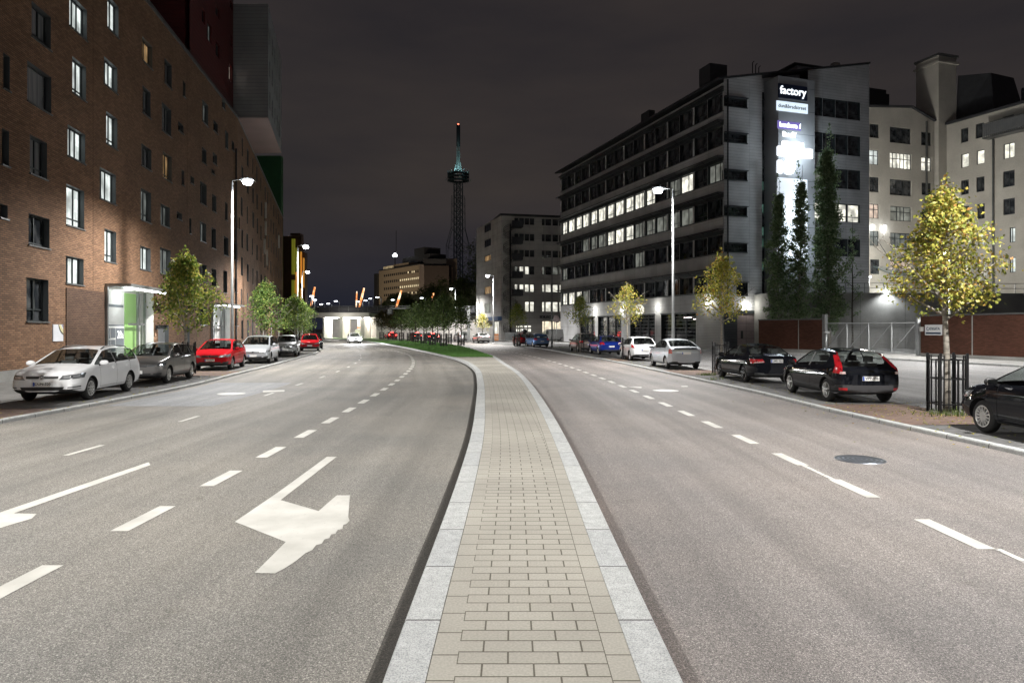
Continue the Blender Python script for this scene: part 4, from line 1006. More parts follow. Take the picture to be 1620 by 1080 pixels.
for i in range(4):
    for j in range(2):
        w = (shd[1]-shd[0])/4; FM.box(gdr, shd[0]+w*i+.1, shd[0]+w*(i+1)-.1, -.15, -.12, 1.6+j*.75, 2.1+j*.75, LIT['O'])
gdr.build('garage_door', mb_)
sk = MB(); FM.box(sk, -.3, 30, -17, .4, ZM, ZM+.35, M_roofd); FM.box(sk, .3, 29, -16.5, -.6, 0, ZM, M_conc); sk.build('roof', mb_)
bc = MB(); FM2.box(bc, -.3, FM2.u(769), .0, .8, FM2.z(785, 507), FM2.z(785, 501), mat('blue_fascia', (.06, .12, .25), .5)); bc.build('entrance_fascia', mb_)
text('EDILISCREENS', .62, mat('dark_letter', (.02, .03, .03), .5), textM(FM, FM.u(870), .04, FM.z(870, 501.5)), mb_, 'sign_lettering', .02, .03)
st = empty('spiral_stair'); tag(st, 'dark steel spiral escape stair on the grey panel office', 'stair')
m = MB(); c = FM(FM.u(804.5), 1.5, 0); m.tube([c, c+Vector((0, 0, 20.6))], .13, M_black, 8)
nst = 120
for i in range(nst):
    a = i*.36; z = .2+i*(19.6/nst); d = Vector((math.cos(a), math.sin(a), 0)); e = Vector((math.cos(a+.33), math.sin(a+.33), 0))
    m.face([c+Vector((0, 0, z)), c+d*1.25+Vector((0, 0, z)), c+e*1.25+Vector((0, 0, z))], M_roofd)
    m.bar(c+d*1.25+Vector((0, 0, z)), c+d*1.25+Vector((0, 0, z+1.0)), .03, M_roofd)
    for hh in (.35, .7, 1.0): m.bar(c+d*1.25+Vector((0, 0, z+hh)), c+e*1.25+Vector((0, 0, z+hh+.16)), .045, M_roofd)
m.build('steps', st)
for z0, z1 in zrow:
    m = MB(); ua = FM.u(804); FM.box(m, ua+.3, ua+2.3, .02, 1.9, z0-.75, z0-.6, M_roofd)
    FM.box(m, ua+.3, ua+2.3, 1.86, 1.9, z0-.6, z0+.4, M_roofd); FM.box(m, ua+2.26, ua+2.3, .02, 1.9, z0-.6, z0+.4, M_roofd); m.build('landing', st)
m = MB(); 
sbx = FM(-.2, 3, 0); m.box((-3.0, 116.5, .12), (-2.3, 116.7, 1.25), mat('orange_board', (.6, .22, .06), .6)); m.box((-2.95, 116.46, .4), (-2.35, 116.5, .5), M_white); m.box((-2.95, 116.46, .75), (-2.35, 116.5, .85), M_white)
m.build('sandwich_board', None, 'orange sandwich board by the entrance of the grey panel office', 'sign')
m = MB(); m.box((-1.2, 117, .1), (.9, 119, 1.5), M_sill); m.build('kiosk_box', None, 'grey street cabinet at the corner of the panel office', 'cabinet')

# ============================================================ FAR BUILDINGS, HILL, MAST
hl = MB(); rg = random.Random(11)
hpts = [(-62, 236, 0), (-40, 196, 0), (-12, 178, 0), (20, 176, 0), (60, 210, 0)]
nx, ny = 26, 10
def hz(x, y):
    t = max(0, min(1, (y-190-max(0, -x-10)*.9)/55)); return 19*t*t*(3-2*t)*max(0, min(1, (x+70)/25))
for i in range(nx):
    for j in range(ny):
        xa, xb = -75+i*7, -75+(i+1)*7; ya, yb2 = 180+j*14, 180+(j+1)*14
        hl.face([(x, y, hz(x, y)+.02) for x, y in ((xa, ya), (xb, ya), (xb, yb2), (xa, yb2))], mat('dark_grass', (.02, .03, .015), .9), smooth=True)
hl.build('hill', kind='structure')
FO = Frame(-33.6, 250, -19.7, 27, True); FO2 = Frame(-33.6, 250, 1, .12)
fo_ = empty('far_office'); tag(fo_, 'distant beige office on the hill with rows of warm lit windows', 'office building')
M_bei = varied('beige_render', (.36, .30, .23), .85, .08, emit=None); M_brn = varied('brown_end', (.06, .047, .04), .85, .1)
sk = MB(); Hh = []
LO = emis('far_window_warm', (1, .82, .50), 1.25, .3)
for ya, yb3, lit in ((447, 442, 'a'), (435.5, 0, 'a'),): pass
def zo(y): return FO.z(650, y)
rowsf = [(428.2, 432.2, 0), (439.0, 443.2, 1), (450.2, 454.6, 1), (461.2, 465.2, 2)]
x = 607.0
while x < 661:
    for yt, yb3, md in rowsf:
        k = 'D'
        if md == 1 and x > 629: k = 'F'
        if md == 2 and (x > 626 and rg.random() < .75): k = 'F'
        if md == 0 and x > 640 and rg.random() < .35: k = 'F'
        a, b = FO.u(x+2.3), FO.u(x)
        Hh.append(((a, b, zo(yb3), zo(yt)), k))
    x += 3.1 if int(x) % 12 else 3.6
FO.skin(sk, 0, 35, 12, 25.6, [h for h, k in Hh], M_bei); 
sk.build('facade', fo_)
for h, k in Hh: window(FO, h, fo_, LO if k == 'F' else LIT['D'], M_frame, M_bei, .2, (), (), .12)
sk = MB(); FO.box(sk, 0, 35, -14, -.4, 0, 25.5, M_brn); FO2.box(sk, -.2, 10.5, -16, 0, 0, 25.3, M_brn); FO.box(sk, 35, 37.5, -10, 1, 8, 24.6, M_roofd)
FO.box(sk, 0, 35, -13, .1, 25.6, 26.0, M_roofd)
FO.box(sk, 13, 26, -9, -2, 26, 27.6, M_bei); FO.box(sk, 2, 24, -12, -5, 27.6, 30.2, M_roofd); FO.box(sk, 6, 14, -12, -5, 30.2, 33, M_roofd)
FO2.box(sk, 1, 9.5, -14, -2, 25.3, 28, M_roofd); FO2.box(sk, 3, 14, -24, -15, 12, 29.5, M_bei); FO2.box(sk, -.25, 1.4, .0, .25, 9, 25.6, varied('pale_pier', (.2, .17, .15), .8, .1)); FO.box(sk, 26, 34, -8, -1.5, 26, 27.3, emis('roof_lounge', (.9, .7, .4), .5, .6, .5))
sk.build('core', fo_)
lamp_point(FO(17, 30, 14), 9000, (1, .8, .55), 2, fo_, 'facade_fill')
lamp_point(FO2(6, 24, 15), 7000, (1, .8, .6), 2, fo_, 'facade_fill')  # fill light added to brighten the brown end wall
lg = MB(); p = FO(24.5, -2, 31.3)
for dx, dz in ((-.9, -.35), (.75, -.3), (.1, .75)): lg.tube([p+Vector((dx*.5, -.2, dz*.5)), p+Vector((dx*.5, .2, dz*.5))], .55, emis('rooftop_logo', (.85, .93, 1), 5), 14)
lg.bar(FO(24.5, -2, 26), FO(24.5, -2, 31), .3, M_black); lg.tube([FO(23.5, -2, 31), FO(23.5, -2, 41)], .1, M_black, 6); lg.build('rooftop_logo', fo_)

tw = empty('broadcast_mast', (-23.6, 300, 0)); tag(tw, 'tall dark lattice broadcast mast with a ring platform and teal lit top', 'mast')
M_mast = varied('mast_steel', (.07, .12, .14), .5, .1, metal=.3); M_mast2 = varied('mast_top', (.4, .6, .62), .5, .1)
def lattice(m, w0, w1, z0, z1, n, t, mt):
    for i in range(n):
        a, b = z0+(z1-z0)*i/n, z0+(z1-z0)*(i+1)/n; wa, wb = w0+(w1-w0)*i/n, w0+(w1-w0)*(i+1)/n
        ca = [Vector((sx_*wa/2, sy*wa/2, a)) for sx_, sy in ((-1, -1), (1, -1), (1, 1), (-1, 1))]; cb2 = [Vector((sx_*wb/2, sy*wb/2, b)) for sx_, sy in ((-1, -1), (1, -1), (1, 1), (-1, 1))]
        for k in range(4):
            m.bar(ca[k], cb2[k], t, mt); m.bar(ca[k], cb2[(k+1) % 4], t*.6, mt); m.bar(ca[(k+1) % 4], cb2[k], t*.6, mt); m.bar(cb2[k], cb2[(k+1) % 4], t*.6, mt)
m = MB(); lattice(m, 3.9, 3.7, 0, 66, 22, .2, M_mast); lattice(m, 1.7, 1.7, 0, 66, 26, .22, M_mast); m.build('lattice_shaft', tw)
m = MB(); lattice(m, 9.8, 9.8, 20, 38, 3, .12, M_mast); lattice(m, 9.8, 6.0, 38, 46, 1, .12, M_mast); lattice(m, 6.0, 5.6, 46, 60, 4, .09, M_mast); m.build('outer_frame', tw)
m = MB()
for z, r_ in ((67, 4.6), (70, 4.8), (68.5, 4.7)):
    m.lathe([(2.2, z), (r_, z), (r_, z+.35), (2.2, z+.35)], (0, 0, 0), (0, 0, 1), M_mast, 28, False)
for i in range(20):
    a = i*2*math.pi/20; m.bar((4.7*math.cos(a), 4.7*math.sin(a), 66.5), (4.7*math.cos(a), 4.7*math.sin(a), 71.5), .12, M_mast)
for i in range(8):
    a = i*math.pi/4+.2; m.lathe([(.0, 0), (.55, .15), (.6, .3)], (5.2*math.cos(a), 5.2*math.sin(a), 67.5+(i % 2)*2.6), (math.cos(a), math.sin(a), 0), M_mast2, 12)
m.build('platform', tw)
m = MB(); lattice(m, 3.4, 1.3, 70.5, 76, 4, .2, M_mast2); lattice(m, 1.3, 1.2, 76, 82, 5, .18, M_mast2); m.tube([(0, 0, 72), (0, 0, 80)], .5, M_mast2, 8); m.build('lit_top', tw)
m = MB(); m.tube([(0, 0, 82), (0, 0, 91.5)], .85, M_mast, 12); m.build('antenna', tw)
m = MB(); m.tube([(0, 0, 91.5), (0, 0, 92.1)], .3, emis('aviation_light', (1, .15, .08), 6), 8); m.build('warning_light', tw)
lamp_point((2.2, -4.5, 71.8), 320, (.7, .95, .95), .3, tw); lamp_point((-2.5, -3, 71.8), 200, (.7, .95, .95), .3, tw)
lamp_spot((0, -30, 1), 26000, (.25, .6, 1), R(50), .6, .5, (-23.6+0, 300, 26), tw, 'mast_flood')

# ---- bridge over the road, with the masts standing on it
br = empty('road_bridge'); tag(br, 'road bridge with a pale concrete girder crossing the street in the distance', 'bridge')
YB = 142
def bx(px): return (px-810)/1080*YB
m = MB(); m.box((-62, YB, 4.5), (bx(584), YB+11, 5.45), M_concl); m.box((bx(584), YB+1, 4.6), (30, YB+12, 5.3), M_conc); m.build('girder', br)
m = MB(); m.box((-90, YB-.4, 5.45), (30, YB+12.5, 5.75), varied('deck_edge', (.05, .05, .055), .8, .1)); m.build('deck', br)
m = MB()
for i in range(60):
    x = -88+i*2; m.box((x, YB-.35, 5.75), (x+.12, YB-.25, 6.75), M_sill)
m.box((-90, YB-.38, 6.7), (30, YB-.22, 6.85), M_sill); m.box((-90, YB-.3, 5.8), (30, YB-.29, 6.6), mat('railing_screen', (.04, .04, .045), .5)); m.build('railing', br)
for a, b in ((533.5, 538), (567, 573), (506.5, 508.5)):
    m = MB(); m.box((bx(a), YB+2, 0), (bx(b), YB+9, 4.5), M_concl); m.build('pier', br)
m = MB(); m.box((bx(538)+1, YB+11.5, 0), (bx(600), YB+12, 4.5), M_concl); m.box((bx(545), YB+11.4, 2.2), (bx(566), YB+11.5, 2.5), mat('rust_band', (.4, .16, .06), .6)); m.box((bx(542), YB+11.3, 0), (bx(553), YB+11.5, 1.9), varied('olive_door', (.2, .22, .16), .6, .1)); m.box((bx(592), YB+2, 0), (30, YB+12, 4.6), M_concl); m.build('abutment', br)
m = MB()
for x in (bx(515), bx(520), bx(526), bx(545), bx(556), bx(563), bx(578)):
    m.box((x-.6, YB+1.6, 4.32), (x+.6, YB+1.9, 4.45), emis('underpass_tube', (1, .98, .93), 14))
m.build('light_tube', br)
for x in (bx(517), bx(524)): lamp_point((x, YB+7, 4.0), 1500, (1, .99, .96), .3, br)
for x in (bx(545), bx(560), bx(580)): lamp_point((x, YB+6, 4.0), 1100, (1, .93, .82), .3, br)
lamp_point((bx(548), YB-3, 4.0), 500, (1, .95, .88), .5, br)
m = MB(); m.box((bx(470), YB+22, 0), (bx(560), YB+23, 5.6), M_concl); m.build('far_wall', br)
def lean(px0, y0, px1, y1, Y, r_, m_, lbl):
    b = MB(); z = lambda y: 2.1+(520-y)/1080*Y; X = lambda p: (p-810)/1080*Y
    b.tube([(X(px0), Y, z(y0)), (X(px0+(px1-px0)*.5), Y, z((y0+y1)/2)), (X(px1), Y, z(y1))], [r_*.8, r_, r_*.75], m_, 8)
    return b.build('light_mast', None, lbl, 'light mast', 'leaning glowing masts on the bridge')
def flamef(nt, b):
    c = ramp(nt, noise(nt, 1.1, 4, geoc(nt)), [(.35, (.5, .13, .03)), (.48, (1, .38, .12)), (.6, (1, .85, .65))])
    nt.links.new(c, b.inputs['Emission Color'])
M_fl = mat('glowing_mast', (.8, .5, .3), .5, emit=(1, .5, .2), es=1.5, fn=flamef)
lean(492, 485, 498, 454, 143, .24, M_fl, 'glowing orange mast leaning right, behind the end street trees on the left')
lean(568.5, 486, 576, 455.5, 143, .24, M_fl, 'glowing orange mast leaning right, above the middle of the pale girder')
lean(563.5, 486, 564.5, 461, 150, .16, M_fl, 'thin upright glowing pole beside the middle leaning mast')
lean(627, 486, 635, 459, 143, .24, M_fl, 'glowing orange mast leaning right, in front of the distant beige office')
lean(682, 478, 686, 463.5, 143, .2, M_fl, 'short glowing orange mast among the dark trees')
# ============================================================ STREET LAMPS
def street_lamp(x, y, h, aim, label, power=5200, group='street lamps along the kerb', arm=1.0, on=True):
    o = empty('street_lamp', (x, y, 0)); tag(o, label, 'street lamp', group)
    a = math.radians(aim); d = Vector((math.cos(a), math.sin(a), 0))
    m = MB(); m.tube([(0, 0, .05), (0, 0, 1.1), (0, 0, 1.15), (0, 0, h-.05)], [.10, .10, .085, .05], M_galv, 12); m.tube([(0, 0, .05), (0, 0, .09)], .17, M_galv, 12); m.build('pole', o)
    m = MB(); m.tube([(0, 0, h-.06), Vector((0, 0, h+.06))+d*.03, Vector((0, 0, h+.08))+d*arm*.6], .035, M_galv, 8); m.build('arm', o)
    s = d.cross(Vector((0, 0, 1)))
    m = MB(); c = Vector((0, 0, h+.08))+d*(arm*.85)
    A = [c+d*i+s*j+Vector((0, 0, -.05)) for i, j in ((-.35, -.13), (.35, -.16), (.35, .16), (-.35, .13))]
    m.hexa([A[0], A[3], A[2], A[1]]+[p+Vector((0, 0, .10)) for p in (A[0], A[3], A[2], A[1])], M_sill)
    hd = m.build('lamp_head', o)
    m = MB(); c2 = c+Vector((0, 0, -.052)); m.lathe([(.25, 0), (.26, .10), (.19, .21), (0, .26)], c2, (0, 0, -1), M_lamp if on else M_sill, 18)  # bowl enlarged to the size of the lamp's glare
    m.build('lens', hd)
    if on: lamp_spot(tuple(c2+Vector((0, 0, -.36))), power, (1, .975, .94), R(166), .55, .10, None, o)
    return o
PW = 9300
street_lamp(-15.0, 36.6, 10, -5, 'tall street lamp rising beside the two silver cars before the brick flats', PW)
street_lamp(-20.6, 65.6, 10, -10, 'street lamp behind the far red car, tallest against the yellow panels', PW)
street_lamp(-29.2, 95, 10, -15, 'street lamp furthest off on the left, above the last green tree', PW)
street_lamp(9.15, 38.8, 10, 180, 'tall street lamp behind the silver liftback, in front of the grey office block', PW)
street_lamp(4.4, 75, 10, 200, 'slim unlit pole beside the blue estate car near the panel office', PW, on=False)
street_lamp(-2.7, 98, 9.7, 200, 'lit street lamp in front of the corner of the grey panel office', 15000)
street_lamp(-11.2, 135, 10, 195, 'lit street lamp among the island trees below the mast', PW)
# lamps standing just outside the frame (they light the near roadway)
street_lamp(-13.2, 8, 10, 0, 'near street lamp on the left pavement beside the camera', PW)
street_lamp(11.0, 9.5, 10, 180, 'near street lamp on the right verge beside the camera', PW)
street_lamp(-13.2, -21, 10, 0, 'street lamp behind the camera on the left pavement', PW)
street_lamp(11.3, -20, 10, 180, 'street lamp behind the camera on the right verge', PW)
# service street lamps by the fences (out of frame on the right)
street_lamp(29, 33, 9, 170, 'street lamp on the pavement along the long brick fence', 5500)
street_lamp(30.75, 48.0, 7.4, 175, 'shorter street lamp half hidden behind the nearest yellow maple', 6500, arm=.5)
def small_lamp(px, py, Y, kind, label, base=5.8):
    x = (px-810)/1080*Y; z = 2.1+(520-py)/1080*Y
    m = MB(); m.tube([(x, Y, base), (x, Y, z)], .09, M_galv, 6); m.bar((x, Y, z), (x-.7 if kind else x, Y, z+.1), .1, M_galv)
    m.tube([(x-.8 if kind else x, Y, z+.02), (x-.8 if kind else x, Y, z-.12)], .34, emis('far_lamp', (.85, .92, 1), 9), 10)
    return m.build('bridge_lamp', None, label, 'street lamp', 'small lamps along the bridge')
for px, py, Y, l in ((514, 481, 150, 'leftmost small lit lamp on the bridge deck'), (525, 480, 152, 'second small lit lamp from the left on the bridge deck'), (537, 476, 148, 'small lamp on the bridge left of the middle leaning mast'),
    (574, 477, 150, 'small lamp on the bridge just right of the middle leaning mast'), (584, 475, 149, 'small lamp on the bridge before the dark sky, left of the beige office'), (591, 472, 165, 'faint small lamp beside the beige office corner'), (603, 470, 146, 'lit lamp in front of the lower left corner of the beige office'),
    (627, 474, 150, 'lit lamp beside the mast in front of the beige office'), (673, 471, 150, 'lit lamp above the island trees left of the short mast')):
    small_lamp(px, py, Y, 1, l)
small_lamp(493, 468, 120, 0, 'bright lamp low beside the leaning mast at the left end', 0); small_lamp(498, 474, 130, 0, 'lower of the two bright lamps at the left end of the bridge', 0)
# gantry post and arm with a signal box
gp = empty('gantry', (-6.6, 104, 0)); tag(gp, 'galvanised tram gantry post with a long arm over the island trees', 'gantry')
m = MB(); m.box((-.2, -.2, .1), (.2, .2, 5.5), M_galv); m.build('post', gp)
m = MB(); m.box((-12, -.1, 5.1), (.2, .1, 5.3), M_galv); m.box((-12, -.1, 5.5), (.2, .1, 5.6), M_galv); 
for i in range(12): m.bar((-12+i, 0, 5.15), (-11.5+i, 0, 5.55), .05, M_galv)
m.build('arm', gp)
m = MB(); m.box((-12.4, -.2, 4.3), (-11.6, .1, 5.2), M_black); m.box((-12.3, -.23, 4.4), (-11.7, -.2, 5.1), M_sill); m.build('signal_box', gp)
rsn = empty('road_sign', (6.9, 106, 0)); tag(rsn, 'round warning disc tilted beside the lit shop window of the panel office', 'sign')
m = MB(); m.tube([(0, 0, 0), (0, 0, 3.2)], .05, M_galv, 8); m.build('post', rsn); m = MB(); m.tube([(0, -.1, 3.6), (.05, -.16, 3.62)], .6, mat('sign_back', (.25, .2, .2), .5), 20); m.build('disc', rsn)

# ============================================================ TREES
def leafmat(name, stops, tr=.3):
    if name in MATS: return MATS[name]
    m = bpy.data.materials.new(name); m.use_nodes = True; nt = m.node_tree; nt.nodes.clear()
    g = NN(nt, 'ShaderNodeNewGeometry'); c = ramp(nt, g.outputs['Random Per Island'], stops)
    d = NN(nt, 'ShaderNodeBsdfDiffuse'); t = NN(nt, 'ShaderNodeBsdfTranslucent'); x = NN(nt, 'ShaderNodeMixShader'); x.inputs[0].default_value = tr
    gl = NN(nt, 'ShaderNodeBsdfGlossy'); gl.inputs['Roughness'].default_value = .45; gl.inputs['Color'].default_value = (.6, .6, .6, 1); x2 = NN(nt, 'ShaderNodeMixShader'); x2.inputs[0].default_value = .035
    o = NN(nt, 'ShaderNodeOutputMaterial')
    nt.links.new(c, d.inputs[0]); nt.links.new(c, t.inputs[0]); nt.links.new(d.outputs[0], x.inputs[1]); nt.links.new(t.outputs[0], x.inputs[2])
    nt.links.new(x.outputs[0], x2.inputs[1]); nt.links.new(gl.outputs[0], x2.inputs[2]); nt.links.new(x2.outputs[0], o.inputs[0])
    MATS[name] = m; return m
ML_yel = leafmat('leaf_yellow', [(0, (.13, .16, .03)), (.3, (.26, .28, .05)), (.6, (.42, .39, .08)), (.85, (.52, .43, .10)), (.97, (.40, .21, .06))])
ML_yg = leafmat('leaf_yellow_green', [(0, (.07, .12, .022)), (.4, (.17, .24, .045)), (.75, (.32, .35, .07)), (1, (.48, .40, .10))])
ML_gr = leafmat('leaf_green', [(0, (.07, .13, .035)), (.45, (.15, .25, .06)), (.8, (.26, .35, .09)), (1, (.38, .40, .11))])
ML_dk = leafmat('leaf_dark_green', [(0, (.035, .065, .02)), (.5, (.08, .125, .036)), (1, (.15, .19, .06))], .2)
ML_br = leafmat('leaf_brown_green', [(0, (.035, .035, .014)), (.5, (.07, .065, .025)), (1, (.14, .10, .04))], .2)
ML_pop = leafmat('leaf_poplar', [(0, (.08, .13, .06)), (.5, (.17, .24, .12)), (1, (.26, .33, .18))], .42)
def barkf(nt, b):
    mp = NN(nt, 'ShaderNodeMapping'); mp.inputs['Scale'].default_value = (6, 6, 22); nt.links.new(objc(nt), mp.inputs[0])
    nt.links.new(ramp(nt, noise(nt, 1, 5, mp.outputs[0]), [(.3, (.12, .105, .085)), (.6, (.30, .275, .235))]), b.inputs['Base Color']); bumpn(nt, b, noise(nt, 1.4, 5, mp.outputs[0]), .5, .02)
M_bark = mat('bark', (.25, .22, .18), .9, fn=barkf)
M_barkd = varied('dark_bark', (.05, .042, .032), .9, .2, 3, 20)
def tree(x, y, h, cw, z0, n, ls, lm, seed, label, cat='tree', group=None, tr=.07, prof='egg', sparse=.0, bark=None, name='street_tree', gz=.09, wisp=.06):
    rg = random.Random(seed); bark = bark or M_bark
    o = empty(name, (x, y, gz)); tag(o, label, cat, group)
    R_ = cw/2; H = h-gz
    def rad(t):
        if prof == 'egg': return R_*max(.0, math.sin(math.pi*min(1, (t*.95+.05))**.52))**.85
        if prof == 'cone': return R_*(1.0-t)**.75*min(1, (t+.03)*7)**.5
        if prof == 'col': return R_*min(1, t*6+.25)*(1-t)**.55
        return R_*math.sqrt(max(0, 1-(2*t-1)**2))
    def lobe(a, z): return 1+.26*math.sin(3*a+seed)*math.sin(z*1.7*6/H+seed*2)+.22*math.sin(2*a+z*13/H+seed*1.7)+.10*math.sin(5*a-z*19/H+seed)
    m = MB(); lean = [rg.uniform(-.04, .04) for _ in range(2)]
    pts = [(lean[0]*z/2+.03*math.sin(z*1.3), lean[1]*z/2, z) for z in [H*i/9*.97 for i in range(10)]]
    m.tube(pts, [tr*(1.15 if i == 0 else 1)*(1-i/9*.88) for i in range(10)], bark, 9)
    nb_ = (64 if prof == 'col' else 25) if n > 1500 else 12
    clumps = []
    for i in range(nb_):
        t = (i+.5)/nb_; zb = z0+(H-z0)*t*.86; a = i*2.4+rg.uniform(-.3, .3); r_ = rad(min(.98, t+.04))*rg.choice((.62, .85, 1.0, 1.1, 1.22))*lobe(a, zb)
        p0 = Vector((lean[0]*zb/2, lean[1]*zb/2, zb-.15)); p1 = p0+Vector((math.cos(a)*r_*.55, math.sin(a)*r_*.55, .28*r_+.1)); p2 = p0+Vector((math.cos(a)*r_*.95, math.sin(a)*r_*.95, .62*r_+.12))
        if p2.z > H: p2.z = H-.05
        m.tube([p0, p1, p2], [tr*.42*(1-t*.5), tr*.27*(1-t*.5), tr*.09], bark, 6, False)
        for q in (.45, .65, .82, 1.0): clumps.append((p0.lerp(p2, q) if q > .6 else p0.lerp(p1, q+.3), R_*.125+.045))
        for q in range(3):
            b = p1.lerp(p2, rg.random()); dd = Vector((rg.uniform(-1, 1), rg.uniform(-1, 1), rg.uniform(-.4, .8)))*r_*.34
            m.tube([b, b+dd], [tr*.09, tr*.03], bark, 4, False); clumps.append((b+dd, R_*.12+.05))
    m.build('trunk', o)
    lv = MB(); cnt = 0
    V, Fc = lv.v, lv.f; mi = lv.mi(lm)
    while cnt < n:
        if rg.random() < .965:
            c, s_ = rg.choice(clumps); p = c+Vector((rg.gauss(0, s_), rg.gauss(0, s_), rg.gauss(0, s_*.8)))
        else:
            t = rg.random(); a = rg.random()*6.283; rr = rad(t)*math.sqrt(rg.random())*rg.uniform(.8, 1.05); p = Vector((math.cos(a)*rr, math.sin(a)*rr, z0+(H-z0)*t))
        t = (p.z-z0)/(H-z0)
        if t < -.06 or t > 1.02: continue
        rr = math.hypot(p.x, p.y)
        if rr > rad(max(0, min(.99, t)))*(1.04*lobe(math.atan2(p.y, p.x), p.z)+rg.random()*.14)+wisp: continue
        if sparse and rg.random() < sparse*t: continue
        s_ = ls*rg.uniform(.55, 1.25)
        nrm = Vector((p.x*.5/R_+rg.gauss(0, .6), p.y*.5/R_+rg.gauss(0, .6), rg.gauss(.25, .6))).normalized()
        u = nrm.orthogonal().normalized(); w = nrm.cross(u); a = rg.random()*6.283
        u, w = u*math.cos(a)+w*math.sin(a), w*math.cos(a)-u*math.sin(a)
        i0 = len(V)
        V += [tuple(p-u*s_*.5), tuple(p-u*.1*s_+w*s_*.42+nrm*s_*.08), tuple(p+u*s_*.55), tuple(p-u*.1*s_-w*s_*.42+nrm*s_*.08)]
        Fc.append((i0, i0+1, i0+2, i0+3)); lv.m.append(mi); lv.uv.append(((0, 0), (1, 0), (1, 1), (0, 1))); lv.sm.append(False); cnt += 1
    lv.build('crown', o)
    return o
GP = 'street trees in the parking bays'
tree(10.45, 16.4, 5.85, 2.25, 2.3, 6800, .088, ML_yel, 1, 'nearest yellow maple in a black tree guard, in front of the brick fence', group=GP, tr=.085, prof='egg', sparse=.35, wisp=.12)
tree(9.35, 30.6, 5.75, 2.35, 2.35, 3000, .10, ML_yel, 2, 'yellow street tree ahead of the black saloon, beside the louvred door', group=GP, sparse=.2)
tree(7.55, 43.2+1.5, 5.3, 2.3, 2.3, 1900, .10, ML_yel, 3, 'sparse yellow street tree behind the white hatchback', group=GP, sparse=.4)
tree(5.85, 58.5, 5.25, 2.3, 2.2, 2600, .11, ML_yg, 4, 'olive street tree beside the far lit ground floor corner of the office block', group=GP)
tree(.6, 78.5, 5.3, 2.4, 2.0, 2400, .11, ML_yg, 5, 'dense olive yellow tree standing over the dark red car', group=GP)
tree(-4.3, 99, 4.6, 2.5, 1.6, 1800, .12, ML_yel, 6, 'small pale yellow tree at the left corner of the panel office', group=GP)
tree(-14.55, 30.4, 5.8, 2.8, 1.9, 4600, .125, ML_yg, 11, 'yellow green street tree before the lit entrance, behind the dark grey hatchback', group=GP, tr=.08)
tree(-16.3, 45.2, 5.5, 3.0, 1.7, 4200, .13, ML_gr, 12, 'bright green street tree behind the silver people carrier', group=GP)
tree(-18.6, 58.5, 5.2, 3.3, 1.6, 4000, .12, ML_gr, 13, 'green street tree above the small silver hatchback', group=GP)
tree(-21.2, 68.5, 5.3, 3.2, 1.6, 3200, .12, ML_gr, 14, 'last green street tree on the left, below the second street lamp', group=GP)
tree(-12.9, 13.2, 5.8, 2.9, 2.0, 4200, .11, ML_yg, 15, 'street tree just outside the picture that dapples the white estate car', group=GP)
# poplars by the office block
GQ = 'columnar poplars behind the short fence'
tree(29.85, 64.2, 21.4, 3.5, 1.6, 17000, .20, ML_pop, 21, 'tallest columnar poplar, in front of the office windows', group=GQ, tr=.16, prof='col', name='poplar_tree', gz=0, wisp=.2)
tree(26.3, 62.8, 17.6, 2.4, 1.6, 9500, .19, ML_pop, 22, 'middle columnar poplar, in front of the glowing sign pylon', group=GQ, tr=.14, prof='col', name='poplar_tree', gz=0, wisp=.2)
tree(24.7, 63.5, 16.6, 2.6, 1.6, 9500, .19, ML_pop, 23, 'leftmost columnar poplar, by the dark glass slot', group=GQ, tr=.14, prof='col', name='poplar_tree', gz=0, wisp=.2)
tree(31.8, 63.8, 13.0, 2.2, 3, 500, .18, ML_pop, 24, 'thin nearly bare sapling in front of the concrete yard wall', tr=.09, prof='col', name='bare_tree', gz=0, wisp=.1, bark=M_barkd)
# island trees in guards
isl = [(-7.7, 77), (-9.6, 82.6), (-11.7, 90.5), (-13.8, 98), (-15.8, 105.5), (-18.3, 113), (-20.6, 120), (-24.8, 130)]
isl2 = [(-6.0, 80.5), (-8.2, 88.5), (-10.6, 97), (-13.2, 105), (-17, 116), (-22.5, 126)]
GI = 'trees in guards on the grass island'
lbls = ['nearest tree of the row on the grass island, at its right end', 'second nearest tree on the grass island', 'third tree from the right in the front row of the grass island', 'middle tree in the front row of the grass island', 'fifth tree from the right in the front row of the grass island', 'sixth tree from the right in the front row of the grass island', 'last dark green tree at the left of the island row', 'brownish tree at the far left end of the grass island']
for i, (x, y) in enumerate(isl): tree(x, y, 6.3-.08*i, 4.7-.1*i, 1.75, 2600, .19, ML_dk if i < 6 else ML_br, 40+i, lbls[i], group=GI, tr=.09, bark=M_barkd, prof='egg')
l2 = ['rear row island tree nearest the panel office', 'second rear row island tree', 'third rear row island tree behind the middle guards', 'fourth rear row island tree', 'fifth rear row island tree, dark against the bridge', 'rearmost brownish island tree near the underpass']
for i, (x, y) in enumerate(isl2): tree(x, y, 6.2, 4.6, 1.8, 1800, .2, ML_dk if i < 5 else ML_br, 60+i, l2[i], group=GI, tr=.09, bark=M_barkd, prof='egg')
